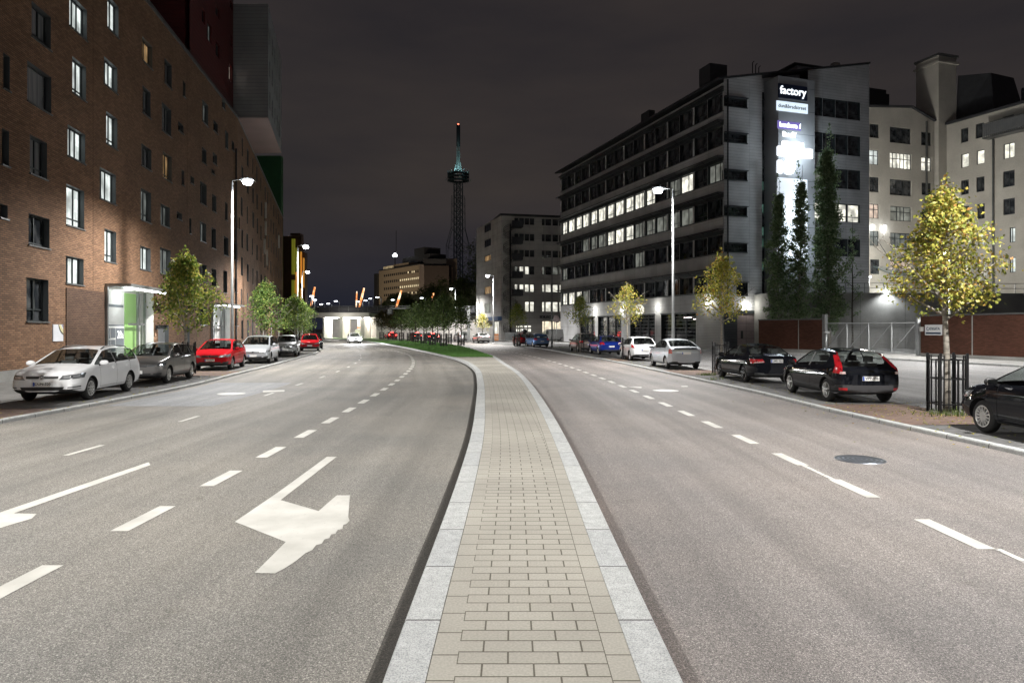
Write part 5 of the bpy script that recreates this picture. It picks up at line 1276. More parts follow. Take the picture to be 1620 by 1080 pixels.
# dark trees on the hill
rg = random.Random(9)
hp = [(-26.5, 176, 11, 9), (-21.5, 180, 14, 10), (-17, 172, 12, 9), (-12.5, 178, 17, 10), (-8.5, 170, 24, 10), (-31, 186, 12, 9), (-15, 196, 19, 12), (-9.5, 190, 30, 11), (-36, 192, 10, 8), (-22, 205, 18, 12)]
hl_ = ['low dark tree left of centre on the hill', 'dark bushy tree behind the short glowing mast', 'dark round tree behind the tram gantry', 'dark tree rising before the foot of the lattice mast', 'tall dark tree against the left wall of the panel office', 'dark tree below the brown end wall of the beige office', 'broad dark tree below the lattice mast', 'tallest dark tree on the hill beside the panel office', 'lowest dark tree in front of the beige office', 'dark tree on the hill right of the beige office']
for i, ((x, y, h, w), l) in enumerate(zip(hp, hl_)):
    tree(x, y, h, w, 1.0, 2200, .42, ML_dk, 80+i, l, group='dark trees on the hill', tr=.22, prof='round' if i % 2 else 'egg', name='hill_tree', gz=0, bark=M_barkd)

def guard(x, y, s, label, far=False, gz=.09):
    o = empty('tree_guard', (x, y, gz)); tag(o, label, 'tree guard', 'black steel tree guards')
    o.rotation_euler.z = -.1
    m = MB(); h = 1.43; t = .045 if far else .03
    for i in range(4):
        a = Vector((s*(1 if i in (0, 3) else -1), s*(1 if i in (0, 1) else -1), 0)); j = (i+1) % 4; b = Vector((s*(1 if j in (0, 3) else -1), s*(1 if j in (0, 1) else -1), 0))
        m.bar(a, a+Vector((0, 0, h)), t*1.6, M_black)
        for z in (.22, .82, h-.16): m.bar(a+Vector((0, 0, z)), b+Vector((0, 0, z)), t, M_black)
        for q in ((.14, .32, .5, .68, .86) if not far else (.33, .66)):
            if q == .5: continue
            p = a.lerp(b, q); m.bar(p+Vector((0, 0, .05)), p+Vector((0, 0, h-.05 if q in (.14, .86) else h-.16)), t*.75, M_black)
    m.build('cage', o)
    g_ = MB(); g_.lathe([(0, .02), (s*1.3, .012), (s*1.5, .0)], (0, 0, 0), (0, 0, 1), varied('soil_gravel', (.12, .11, .09), .95, .4, 8, 60, bs=.5), 14, False); g_.build('gravel_pit', o)
for (x, y, l) in ((10.45, 16.4, 'black tree guard around the nearest yellow maple'), (9.35, 30.6, 'black tree guard ahead of the black saloon'), (7.55, 44.7, 'black tree guard behind the white hatchback'), (5.85, 58.5, 'black tree guard by the far corner tree of the office block'),
    (.6, 78.5, 'black tree guard under the dense olive yellow tree'), (-14.55, 30.4, 'black tree guard behind the dark grey hatchback'), (-16.3, 45.2, 'black tree guard behind the silver people carrier'), (-18.6, 58.5, 'black tree guard behind the small silver hatchback'), (-21.2, 68.5, 'black tree guard of the last green street tree')):
    guard(x, y, .30, l, y > 40)
for i, (x, y) in enumerate(isl): guard(x, y, .34, 'guard around the '+lbls[i], True, .11)
for i, (x, y) in enumerate(isl2): guard(x, y, .34, 'guard around the '+l2[i], True, .11)
# fallen leaves and weeds
lf = MB(); rg = random.Random(21)
for _ in range(1500):
    if rg.random() < .25: a_ = rg.random()*6.28; r__ = abs(rg.gauss(0, 1.3)); x = 10.3+math.cos(a_)*r__; y = 16.2+math.sin(a_)*r__*1.6; z = .094 if x > RK(y)+.02 else .01
    elif rg.random() < .6: y = rg.uniform(11, 60); x = RK(y)+rg.gauss(.5, .8)+abs(rg.gauss(0, .6)); z = .094 if x > RK(y)+.02 else .01
    else: y = rg.uniform(14, 70); x = LK(y)-abs(rg.gauss(.3, .9)); z = .094 if x < LK(y)-.02 else .01
    s_ = .03*rg.uniform(.6, 1.3); a = rg.random()*6.28; c_, sn = math.cos(a)*s_, math.sin(a)*s_
    lf.face([(x-c_, y-sn, z), (x+sn, y-c_, z+.01), (x+c_, y+sn, z), (x-sn, y+c_, z+.012)], ML_yel)
lf.build('fallen_leaves', kind='stuff')
wd = MB(); mw = leafmat('weed', [(0, (.07, .11, .03)), (1, (.16, .19, .06))])
for (cx, cy, n, s_) in ((8.5, 29.6, 160, .22), (10.2, 16.0, 120, .35), (8.0, 27.0, 60, .2), (5.4, 73, 120, .5), (10.9, 16.9, 80, .2)):
    for _ in range(n):
        x, y = cx+rg.gauss(0, s_), cy+rg.gauss(0, s_*.6); a = rg.random()*6.28
        wd.face([(x-.012*math.cos(a), y-.012*math.sin(a), .09), (x+.012*math.cos(a), y+.012*math.sin(a), .09), (x+rg.gauss(0, .04), y+rg.gauss(0, .04), .09+rg.uniform(.04, .16))], mw)
wd.build('weeds', kind='stuff')
# rust stain and litter of the median
# ============================================================ CARS
def paintm(name, c, metal=.0, rough=.32):
    def fn(nt, b):
        g = objc(nt); k = ramp(nt, noise(nt, 1.5, 4, g), [(.3, (.93,)*3), (.7, (1.03,)*3)])
        nt.links.new(mixc(nt, c, k), b.inputs['Base Color'])
    m = mat(name, c, rough, metal, coat=.7, spec=.0, fn=fn); m.node_tree.nodes['Principled BSDF'].inputs['Coat Roughness'].default_value = .04
    return m
def glassmat():
    m = bpy.data.materials.new('car_glass'); m.use_nodes = True; nt = m.node_tree; nt.nodes.clear()
    t = NN(nt, 'ShaderNodeBsdfTransparent'); t.inputs[0].default_value = (.68, .72, .71, 1); g = NN(nt, 'ShaderNodeBsdfGlossy'); g.inputs['Roughness'].default_value = .03
    lf = NN(nt, 'ShaderNodeLayerWeight'); lf.inputs[0].default_value = .5; lp = NN(nt, 'ShaderNodeMath', operation='POWER'); lp.inputs[1].default_value = 4; nt.links.new(lf.outputs['Facing'], lp.inputs[0]); lw = NN(nt, 'ShaderNodeMath', operation='MULTIPLY_ADD'); lw.inputs[1].default_value = .65; lw.inputs[2].default_value = .05; nt.links.new(lp.outputs[0], lw.inputs[0]); x = NN(nt, 'ShaderNodeMixShader'); o = NN(nt, 'ShaderNodeOutputMaterial')
    nt.links.new(lw.outputs[0], x.inputs[0]); nt.links.new(t.outputs[0], x.inputs[1]); nt.links.new(g.outputs[0], x.inputs[2]); nt.links.new(x.outputs[0], o.inputs[0])
    MATS['car_glass'] = m; return m
M_cg = glassmat()
M_tyre = mat('tyre', (.018, .018, .018), .85); M_trim = mat('black_trim', (.018, .018, .019), .5)
M_alloy = mat('alloy', (.55, .55, .54), .35, .8); M_int = mat('car_interior', (.06, .06, .063), .8); M_seat = mat('seat_cloth', (.14, .14, .14), .9)
M_chrome = mat('chrome', (.7, .7, .7), .12, 1.0); M_well = mat('wheel_well', (.008, .008, .008), .95)
M_head = mat('headlight_glass', (.42, .44, .46), .12, .6, coat=1); M_red = mat('red_lens', (.30, .008, .012), .15, coat=1, emit=(.6, .01, .02), es=.10)
M_refl = mat('clear_lens', (.6, .45, .43), .15, .2, coat=1); M_plate = mat('plate_white', (.72, .72, .70), .5, emit=None); M_blue = mat('plate_blue', (.02, .08, .4), .5); M_ink = mat('plate_ink', (.02, .02, .02), .6)
M_hon = emis('headlight_on', (.97, .98, 1), 160); M_ron = emis('taillight_on', (1, .06, .05), 30)
def lerp(pts, s):
    if s <= pts[0][0]: return pts[0][1]
    for (a, x), (b, y) in zip(pts, pts[1:]):
        if s <= b: return x+(y-x)*(s-a)/(b-a)
    return pts[-1][1]
def make_car(sp, x, y, rz, label, group, cat='car', name='parked_car', detail=True):
    L, Wd, H = sp['L'], sp['W'], sp['H']; hw = Wd/2; cow, rf, rr, rb = sp['cowl'], sp['rf'], sp['rr'], sp['rb']
    top, belt = sp['top'], sp['belt']; wb, fo, rw = sp['wb'], sp['fo'], sp.get('rw', .32)
    root = empty(name, (x, y, sp.get('gz', .09)), rz); tag(root, label, cat, group)
    paint = sp['paint']; low = sp.get('low', paint)
    st = sorted({0, .05, .14, .3, .55, .85, cow-.05, cow+.03, (cow*2+rf)/3, (cow+2*rf)/3, rf-.04, rf+.06, (rf*2+rr)/3, (rf+rr*2)/3, rr-.06, rr+.04, (rr+rb)/2, rb-.04, rb+.05, L-.28, L-.13, L-.04, L}|set(p[0] for p in top if 0 < p[0] < L))
    s2 = [st[0]]
    for s in st[1:]:
        if s-s2[-1] > .025: s2.append(s)
    st = s2; st[-1] = L
    def wof(s):
        f = min(1, s/.55); b = min(1, (L-s)/.5)
        return hw*min(.80+.20*math.sin(f*math.pi/2)**.7, .82+.18*math.sin(b*math.pi/2)**.7)
    rfw = hw*sp.get('rfw', .72)
    V = []; NR = 12
    for s in st:
        zt = lerp(top, s); zb = .20+.09*max(0, 1-s/.35)+.12*max(0, 1-(L-s)/.5); zbl = min(lerp(belt, s), zt-.03); w = wof(s)
        c = max(0, min(1, (zt-zbl-.03)/(H-lerp(belt, L/2)-.03)))
        wt = w*.93*(1-c)+rfw*c
        zg = zbl+.015; z7 = zg+(zt-zg)*(.45 if c < .05 else (.45+.47*min(1, c*3)))
        if c > 0: z7 = max(z7, zt-.075) if c > .3 else z7
        ring = [(0, zb), (w*.80, zb), (w*.955, zb+.06), (w*.995, zb+.22), (w, .5*(zb+zbl)+.03), (w*.985, zbl-.13), (w*.955, zbl-.015), (w*.935, zg+.012),
                (wt, z7), (max(.05, wt-.075), zt-.012), (wt*.5, zt+.012*(1 if c > .5 else .4)+.012), (0, zt+.022)]
        V.append([(xx, s-L/2, zz_) for xx, zz_ in ring])
    verts = []; idx = {}
    for i, ring in enumerate(V):
        for j, p in enumerate(ring):
            idx[i, j, 1] = len(verts); verts.append(p)
            if j in (0, NR-1): idx[i, j, -1] = idx[i, j, 1]
            else: idx[i, j, -1] = len(verts); verts.append((-p[0], p[1], p[2]))
    faces = []; fm = []
    g0, g1 = sp['g0'], sp['g1']
    for i in range(len(st)-1):
        sm = (st[i]+st[i+1])/2
        for j in range(NR-1):
            m = 0
            if j >= 9 and cow < sm < rf: m = 1
            elif j >= 9 and rr < sm < rb and not sp.get('van'): m = 2
            elif j == 7 and g0 < sm < g1: m = 3
            elif j in (0, 1): m = 4
            elif j == 2: m = 5
            for sg in (1, -1):
                q = [idx[i, j, sg], idx[i, j+1, sg], idx[i+1, j+1, sg], idx[i+1, j, sg]]
                if sg < 0: q = q[::-1]
                faces.append(q); fm.append(m)
    for i, rev in ((0, 0), (len(st)-1, 1)):
        for j in range(NR-1):
            q = [idx[i, j, 1], idx[i, j, -1], idx[i, j+1, -1], idx[i, j+1, 1]]
            if j == 0: q = [idx[i, 0, 1], idx[i, 1, -1], idx[i, 1, 1]]
            if j == NR-2: q = [idx[i, j, 1], idx[i, j, -1], idx[i, j+1, 1]]
            if rev: q = q[::-1]
            faces.append(q); fm.append(4 if j == 0 else (5 if j == 1 else 0))
    me = bpy.data.meshes.new('shell'); me.from_pydata(verts, [], faces)
    uq = [paint, M_cg, M_trim, M_well]+([low] if low not in (paint, M_trim) else [])
    for m in uq: me.materials.append(m)
    fm = [uq.index((paint, M_cg, M_cg, M_cg, M_trim, low)[q]) for q in fm]
    me.polygons.foreach_set('material_index', fm); me.update()
    bm = bmesh.new(); bm.from_mesh(me); bmesh.ops.recalc_face_normals(bm, faces=bm.faces)
    cl = bm.edges.layers.float.get('crease_edge') or bm.edges.layers.float.new('crease_edge')
    for e in bm.edges:
        ms = {f.material_index for f in e.link_faces}
        if len(ms) == 2 and 1 in ms: e[cl] = .55
    bm.to_mesh(me); bm.free()
    tmp = bpy.data.objects.new('tmp', me); COL.objects.link(tmp)
    sd = tmp.modifiers.new('s', 'SUBSURF'); sd.levels = sd.render_levels = 2
    cut = bpy.data.meshes.new('cut'); bmc = bmesh.new()
    ax = [fo-L/2, fo+wb-L/2]
    for a in ax:
        for sg in (1, -1):
            bmesh.ops.create_cone(bmc, cap_ends=True, segments=40, radius1=rw+.045, radius2=rw+.045, depth=.62, matrix=Matrix.Translation((sg*(hw-.02), a, rw))@Matrix.Rotation(R(90), 4, 'Y'))
    bmc.to_mesh(cut); bmc.free(); cut.materials.append(M_well)
    co = bpy.data.objects.new('cut', cut); COL.objects.link(co)
    bo = tmp.modifiers.new('b', 'BOOLEAN'); bo.operation = 'DIFFERENCE'; bo.object = co; bo.solver = 'EXACT'
    try: bo.material_mode = 'TRANSFER'
    except Exception: pass
    bpy.context.view_layer.update(); dg = bpy.context.evaluated_depsgraph_get()
    full = bpy.data.meshes.new_from_object(tmp.evaluated_get(dg))
    bo.show_render = bo.show_viewport = False; bpy.context.view_layer.update()
    smooth = bpy.data.meshes.new_from_object(tmp.evaluated_get(bpy.context.evaluated_depsgraph_get()))
    bvh = BVHTree.FromPolygons([v.co.copy() for v in smooth.vertices], [tuple(p.vertices) for p in smooth.polygons])
    bpy.data.objects.remove(tmp); bpy.data.objects.remove(co); bpy.data.meshes.remove(smooth)
    names = [m.name if m else '' for m in full.materials]
    slots = {}
    for i, m in enumerate(full.materials): slots.setdefault(m.name if m else '', i)
    # windows are split from the painted shell by position along the body
    parts = {'body': [], 'windscreen': [], 'rear_window': [], 'side_window': []}
    for p in full.polygons:
        if names[p.material_index] == 'car_glass':
            if abs(p.normal.x) > .62 and abs(p.center.x) > hw*.55: k = 'side_window'
            else: k = 'windscreen' if p.center.y < 0 else 'rear_window'
        else: k = 'body'
        parts[k].append(p)
    for k, ps in parts.items():
        if not ps: continue
        groups = [(k, ps)]
        if k == 'side_window': groups = [(k, [p for p in ps if p.center.x > 0]), (k, [p for p in ps if p.center.x < 0])]
        for nm, pp in groups:
            if not pp: continue
            mp = {}; vs = []; fs = []; mi = []
            for p in pp:
                f = []
                for v in p.vertices:
                    if v not in mp: mp[v] = len(vs); vs.append(full.vertices[v].co.copy())
                    f.append(mp[v])
                fs.append(f); mi.append(p.material_index)
            m2 = bpy.data.meshes.new(nm); m2.from_pydata(vs, [], fs)
            if k == 'body':
                for m in full.materials: m2.materials.append(m)
                m2.polygons.foreach_set('material_index', mi)
            else: m2.materials.append(M_cg)
            m2.polygons.foreach_set('use_smooth', [True]*len(fs)); 
            if k == 'body': m2.set_sharp_from_angle(angle=R(38))
            m2.update(); o = bpy.data.objects.new(nm, m2); COL.objects.link(o); o.parent = root
            if k == 'body': body = o
    bpy.data.meshes.remove(full)
    # ---- surface patches
    def patch(nm, c, m, nu=8, nv=4, off=.006, both=True, parent=None, ray=None):
        for sg in ((1, -1) if both else (1,)):
            A = [Vector((q[0]*sg, q[1], q[2])) for q in c]; b = MB(); gv = []
            for i in range(nu+1):
                row = []
                for j in range(nv+1):
                    p = A[0].lerp(A[1], i/nu).lerp(A[3].lerp(A[2], i/nu), j/nv)
                    if ray is not None:
                        d = Vector(ray); d.x *= sg; hit = bvh.ray_cast(p-d*1.5, d)
                    else: hit = bvh.find_nearest(p)
                    if hit[0] is not None:
                        n = hit[1]
                        if (hit[0]-Vector((0, hit[0].y*.7, .7))).dot(n) < 0: n = -n
                        p = hit[0]+n*off
                    row.append(p)
                gv.append(row)
            fl = sg < 0
            for i in range(nu):
                for j in range(nv):
                    q = [gv[i][j], gv[i+1][j], gv[i+1][j+1], gv[i][j+1]]; b.face(q[::-1] if fl else q, m, smooth=True)
            o = b.build(nm, parent or root)
    F0, B0 = -L/2, L/2
    for nm, c, m in sp.get('patches', []): patch(nm, [(a, (F0+b if fb == 'f' else B0-b), z) for a, fb, b, z in c], m, ray=((-.55, .835, 0) if c[0][1] == 'f' else (-.55, -.835, 0)))
    for nm, c, m in sp.get('mid', []): patch(nm, [(a, (F0+b if fb == 'f' else B0-b), z) for a, fb, b, z in c], m, 14, 4, both=False, ray=((0, 1, 0) if c[0][1] == 'f' else (0, -1, 0)))
    def sidepatch(nm, s0, z0, s1, z1, s2_, z2, s3, z3, m, off=.004, nu=4, nv=8): patch(nm, [(hw+.1, F0+s0, z0), (hw+.1, F0+s1, z1), (hw+.1, F0+s2_, z2), (hw+.1, F0+s3, z3)], m, nu, nv, off, ray=(-1, 0, 0))
    if not sp.get('van'):
        for b in sp.get('pillars', []):
            zb1 = lerp(belt, b); sidepatch('pillar', b-.045, zb1, b+.045, zb1, b+.03, lerp(top, b)-.085, b-.04, lerp(top, b)-.085, M_trim)
        if detail:
            for b in sp.get('seams', []): 
                sidepatch('door_seam', b, .33, b+.009, .33, b+.009, lerp(belt, b)-.01, b, lerp(belt, b)-.01, M_well, .003, 1, 10)
            a0, a1 = sp['seams'][0], sp['seams'][-1]; sidepatch('door_seam', a0, .335, a1, .335, a1, .343, a0, .343, M_well, .003, 12, 1)
    # mirrors, handles
    for sg in (1, -1):
        zb1 = lerp(belt, g0+.25); mx_, my_ = sg*(hw+.09), F0+g0+.18
        bmn = bmesh.new(); bmesh.ops.create_uvsphere(bmn, u_segments=14, v_segments=8, radius=1)
        for v in bmn.verts: v.co = Vector((v.co.x*.125, v.co.y*(.07 if v.co.y < 0 else .045), v.co.z*.075+(.01 if v.co.z > 0 else 0)))
        mm = bpy.data.meshes.new('mirror'); bmn.to_mesh(mm); bmn.free(); mm.materials.append(sp.get('mirror', paint)); mm.polygons.foreach_set('use_smooth', [True]*len(mm.polygons))
        mo = bpy.data.objects.new('mirror', mm); COL.objects.link(mo); mo.location = (mx_, my_, zb1+.07); mo.parent = root
        f = MB(); f.box((-.09, .036, -.05), (.09, .05, .05), M_chrome); f.bar((-sg*.07, 0, -.03), (-sg*.2, .02, -.08), .04, M_trim); go = f.build('mirror_glass', mo)
        if detail:
            for hs in sp.get('handles', []):
                zc = lerp(belt, hs)-.11; hit = bvh.ray_cast(Vector((sg*(hw+.5), F0+hs, zc)), Vector((-sg, 0, 0)))
                if hit[0] is not None:
                    m = MB(); c = hit[0]; m.bar(c+Vector((sg*.02, -.09, 0)), c+Vector((sg*.02, .09, .006)), .028, sp.get('handle', paint)); m.build('door_handle', root)
    # interior
    m = MB(); zbm = lerp(belt, L/2)
    m.box((-hw*.82, F0+cow+.05, .3), (hw*.82, F0+rb-.1, .42), M_int); m.box((-hw*.80, F0+cow+.25, .6), (hw*.80, F0+cow+.5, zbm-.02), M_int)
    for sg in (1, -1):
        for s_, hh in ((rf+.35, 1.0), (rf+1.3, .96)):
            if F0+s_ > F0+rb-.3: continue
            m.box((sg*.40-.22, F0+s_-.05, .4), (sg*.40+.22, F0+s_+.1, zbm+.10), M_seat); m.box((sg*.40-.12, F0+s_, zbm+.13), (sg*.40+.12, F0+s_+.08, zbm+.30), M_seat)
            m.box((sg*.40-.22, F0+s_-.5, .4), (sg*.40+.22, F0+s_, .6), M_seat)
    m.build('seats', root)
    # wheels
    for a in ax:
        for sg in (1, -1):
            tw_ = .2; xo = sg*(hw-.03)
            m = MB(); m.lathe([(rw*.62, -.02), (rw*.90, -.02), (rw, -.055), (rw, -tw_+.03), (rw*.9, -tw_), (rw*.3, -tw_)], (0, 0, 0), (sg, 0, 0), M_tyre, 32)
            wo = empty('wheel', (xo, a, rw)); wo.parent = root
            m.build('tyre', wo)
            m = MB(); m.lathe([(rw*.67, -.015), (rw*.60, -.012), (rw*.58, -.06)], (0, 0, 0), (sg, 0, 0), sp.get('rim', M_alloy), 32); m.lathe([(0, -.02), (rw*.14, -.024), (rw*.16, -.06)], (0, 0, 0), (sg, 0, 0), sp.get('rim', M_alloy), 16)
            m.lathe([(0, -.085), (rw*.6, -.085)], (0, 0, 0), (sg, 0, 0), M_well, 24)
            ns = sp.get('spokes', 5); wsp = sp.get('spw', .05)
            for k in range(ns):
                an = 2*math.pi*k/ns+.3; d = Vector((0, math.cos(an), math.sin(an))); m.bar(d*rw*.1+Vector((-sg*.03, 0, 0)), d*rw*.61+Vector((-sg*.028, 0, 0)), wsp, sp.get('rim', M_alloy), .03)
            m.build('rim', wo)
    # plates
    def plate(fb, txt, zc, w=.44):
        d = 1 if fb == 'b' else -1; hit = bvh.ray_cast(Vector((0, d*(L/2+1), zc)), Vector((0, -d, 0)))
        yy = hit[0].y if hit[0] is not None else d*L/2
        hit2 = bvh.ray_cast(Vector((w/2, d*(L/2+1), zc)), Vector((0, -d, 0)));
        m = MB(); y0_, y1_ = sorted((yy-d*.01, yy+d*.022)); m.box((-w/2, y0_, zc-.058), (w/2, y1_, zc+.058), M_plate); po = m.build('number_plate', root)
        m = MB(); y2, y3 = sorted((yy+d*.0222, yy+d*.024)); bxx = (-w/2, -w/2+.04) if d < 0 else (w/2-.04, w/2)
        # blue band sits at the reader's left
        bxx = (w/2-.045, w/2-.003) if d > 0 else (-w/2+.003, -w/2+.045)
        m.box((bxx[0], y2, zc-.053), (bxx[1], y3, zc+.053), M_blue); m.build('plate_band', po)
        if txt:
            M4 = Matrix(((-d, 0, 0, 0), (0, 0, d, yy+d*.023), (0, 1, 0, zc), (0, 0, 0, 1)))
            M4 = Matrix(((1 if d < 0 else -1, 0, 0, (.025 if d < 0 else -.025)), (0, 0, d, yy+d*.023), (0, 1, 0, zc), (0, 0, 0, 1)))
            text(txt, .098, M_ink, M4, po, 'plate_lettering', .001, .002)
    for fb, txt, zc in sp.get('plates', []): plate(fb, txt, zc)
    if sp.get('rails'):
        for sg in (1, -1):
            m = MB(); pts = []
            for i in range(9):
                s_ = rf+.15+(rr-rf-.1)*i/8; hit = bvh.ray_cast(Vector((sg*(rfw-.06), F0+s_, 3)), Vector((0, 0, -1))); z = hit[0].z
                pts.append((sg*(rfw-.06), F0+s_, z+(.045 if 0 < i < 8 else .0)))
            m.tube(pts, .016, M_trim, 6); m.build('roof_rail', root)
    if sp.get('box'):
        m = MB(); m.tube([(0, F0+rf+.2, H+.16), (0, F0+rf+.5, H+.2), (0, F0+rr-.4, H+.22), (0, F0+rr, H+.17)], [.12, .26, .26, .15], M_trim, 12); m.build('roof_box', root)
    if sp.get('badge'):
        d = -1; zc = sp['badge']; hit = bvh.ray_cast(Vector((0, -L/2-1, zc)), Vector((0, 1, 0))); p = hit[0]
        m = MB(); m.lathe([(.062, .01), (.062, .028), (.052, .028), (.052, .01)], p, (0, -1, 0), M_chrome, 20); m.lathe([(0, .008), (.055, .012)], p, (0, -1, 0), M_black, 20)
        if sp.get('vw'):
            for a, b in (((-.03, .045), (0, .005)), ((.03, .045), (0, .005)), ((-.045, .012), (-.02, -.042)), ((-.02, -.042), (0, -.008)), ((0, -.008), (.02, -.042)), ((.02, -.042), (.045, .012))):
                m.bar(p+Vector((a[0], -.024, a[1])), p+Vector((b[0], -.024, b[1])), .01, M_chrome)
        m.build('badge', root)
    if sp.get('wiper'):
        hit = bvh.ray_cast(Vector((0, L/2+1, lerp(belt, L/2)+.12)), Vector((0, -1, 0)))
        if hit[0] is not None: m = MB(); p = hit[0]; m.bar(p+Vector((0, .03, -.02)), p+Vector((.33, .02, .02)), .018, M_trim); m.build('wiper', root)
    return root, patch

def f_(a, b, z): return (a, 'f', b, z)
def b_(a, b, z): return (a, 'b', b, z)
def hatch(L=4.2, W=1.78, H=1.49, paint=None, **k):
    d = dict(L=L, W=W, H=H, wb=L*.615, fo=L*.2, cowl=L*.235, rf=L*.44, rr=L*.83, rb=L*.955, g0=L*.25, g1=L*.86,
        top=[(0, .66), (.05, .76), (.22, .85), (L*.15, .94), (L*.235, 1.0), (L*.44, H-.07), (L*.56, H-.015), (L*.7, H-.02), (L*.83, H-.09), (L*.955, 1.02), (L-.03, .92), (L, .78)],
        belt=[(0, .63), (.4, .80), (L*.235, .93), (L*.9, 1.0), (L, .92)], paint=paint, pillars=[L*.575, L*.79], seams=[L*.29, L*.575, L*.80], handles=[L*.53, L*.76], rfw=.70,
        patches=[('headlight', [f_(.36, .03, .62), f_(.86, .40, .66), f_(.84, .55, .80), f_(.42, .14, .735)], M_head), ('fog_light', [f_(.55, .05, .33), f_(.78, .22, .34), f_(.78, .22, .44), f_(.56, .05, .42)], M_trim),
                 ('taillight', [b_(.50, .02, .80), b_(.86, .24, .80), b_(.84, .34, 1.0), b_(.60, .10, .98)], M_red)],
        mid=[('grille', [f_(-.36, .02, .64), f_(.36, .02, .64), f_(.38, .05, .72), f_(-.38, .05, .72)], M_trim), ('air_intake', [f_(-.48, -.02, .30), f_(.48, -.02, .30), f_(.50, -.02, .42), f_(-.50, -.02, .42)], M_trim),
             ('rear_bumper', [b_(-.6, -.02, .28), b_(.6, -.02, .28), b_(.62, -.02, .42), b_(-.62, -.02, .42)], M_trim)],
        plates=[('f', None, .50), ('b', None, .66)], wiper=True, badge=.68)
    d.update(k); return d
P_white = paintm('paint_white', (.72, .73, .74)); P_grey = paintm('paint_grey', (.16, .155, .15), .6); P_red = paintm('paint_red', (.42, .012, .018))
P_silver = paintm('paint_silver', (.50, .53, .56), .55); P_lg = paintm('paint_light_grey', (.44, .46, .47), .3); P_black = paintm('paint_black', (.008, .009, .012))
P_blue = paintm('paint_blue', (.01, .03, .22), .3); P_dred = paintm('paint_dark_red', (.20, .02, .02), .3); P_lblue = paintm('paint_light_blue', (.12, .22, .42), .4); P_brown = paintm('paint_brown', (.24, .20, .18), .5)
M_blackrim = mat('dark_alloy', (.10, .10, .10), .35, .8)
GL, GRr = 'cars parked along the left kerb', 'cars parked along the right kerb'
golf = hatch(4.56, 1.80, 1.48, P_white, top=[(0, .66), (.04, .75), (.20, .85), (.7, .95), (1.10, 1.0), (1.98, 1.39), (2.55, 1.455), (3.3, 1.455), (4.02, 1.40), (4.42, 1.04), (4.53, .92), (4.56, .80)],
    belt=[(0, .63), (.4, .80), (1.1, .935), (4.2, 1.0), (4.56, .92)], wb=2.63, fo=.87, cowl=1.10, rf=1.98, rr=4.05, rb=4.42, g0=1.2, g1=4.12, pillars=[2.5, 3.5], seams=[1.38, 2.5, 3.5], handles=[2.3, 3.3], rails=True, spokes=10, spw=.04, vw=True, badge=.69,
    plates=[('f', 'DUN-320', .51), ('b', 'DUN-320', .8)],
    patches=[('headlight', [f_(.40, .03, .62), f_(.88, .42, .66), f_(.85, .58, .79), f_(.44, .13, .735)], mat('headlight_dark', (.16, .17, .18), .1, .5, coat=1)), ('headlamp_bulb', [f_(.50, .06, .65), f_(.62, .12, .65), f_(.62, .14, .735), f_(.50, .08, .735)], M_head), ('headlamp_bulb', [f_(.68, .17, .66), f_(.80, .3, .67), f_(.80, .32, .75), f_(.68, .19, .745)], M_head),
             ('fog_light', [f_(.58, .05, .355), f_(.84, .3, .36), f_(.84, .3, .375), f_(.60, .05, .37)], M_trim), ('fog_light', [f_(.60, .05, .40), f_(.84, .3, .415), f_(.84, .3, .45), f_(.62, .05, .425)], M_trim), ('taillight', [b_(.55, .02, .84), b_(.86, .24, .84), b_(.84, .34, 1.02), b_(.62, .10, 1.0)], M_red)],
    mid=[('grille', [f_(-.40, .02, .655), f_(.40, .02, .655), f_(.41, .05, .72), f_(-.41, .05, .72)], M_trim), ('air_intake', [f_(-.50, -.02, .335), f_(.50, -.02, .335), f_(.55, -.02, .43), f_(-.55, -.02, .43)], M_trim)])
make_car(golf, -13.05, 20.75, .14, 'white estate car with roof rails, nearest on the left by the brick wall', GL)
auris = hatch(4.33, 1.76, 1.475, P_grey, spokes=10, spw=.035, plates=[('f', None, .46), ('b', None, .66)])
auris['patches'][0] = ('headlight', [f_(.30, .02, .655), f_(.86, .42, .68), f_(.84, .58, .80), f_(.34, .1, .70)], MATS['headlight_dark'])
make_car(auris, -13.75, 26.5, .15, 'dark grey hatchback parked behind the white estate car', GL)
make_car(hatch(4.2, 1.79, 1.49, P_red, plates=[('f', 'FYJ-674', .5), ('b', None, .66)], spokes=6), -14.85, 34.8, .17, 'red hatchback between the dark grey and the silver car', GL)
mpv = hatch(4.44, 1.80, 1.63, P_silver, top=[(0, .64), (.06, .74), (.22, .86), (.6, .99), (.93, 1.08), (1.95, 1.52), (2.6, 1.61), (3.3, 1.60), (3.95, 1.52), (4.32, 1.12), (4.42, .98), (4.44, .85)], belt=[(0, .62), (.4, .82), (.93, 1.0), (4.1, 1.07), (4.44, .98)], cowl=.93, rf=1.95, rr=3.95, rb=4.32, g0=1.1, g1=4.05, pillars=[1.45, 2.5, 3.45], plates=[('f', None, .47), ('b', None, .7)], spokes=7)
make_car(mpv, -15.25, 41.2, .19, 'silver people carrier behind the red hatchback', GL)
tw_ = hatch(3.6, 1.66, 1.55, P_lg, top=[(0, .62), (.05, .78), (.2, .90), (.5, 1.0), (.72, 1.06), (1.4, 1.47), (2.0, 1.54), (2.7, 1.52), (3.1, 1.45), (3.45, 1.08), (3.57, .95), (3.6, .8)], belt=[(0, .6), (.4, .85), (.72, .98), (3.6, 1.0)], cowl=.72, rf=1.4, rr=3.1, rb=3.45)
make_car(tw_, -16.75, 50.9, .22, 'small light grey hatchback with round headlights under the green trees', GL)
make_car(hatch(4.0, 1.72, 1.52, P_red), -18.7, 63.2, .27, 'bright red hatchback furthest along the left kerb but one', GL, detail=False)
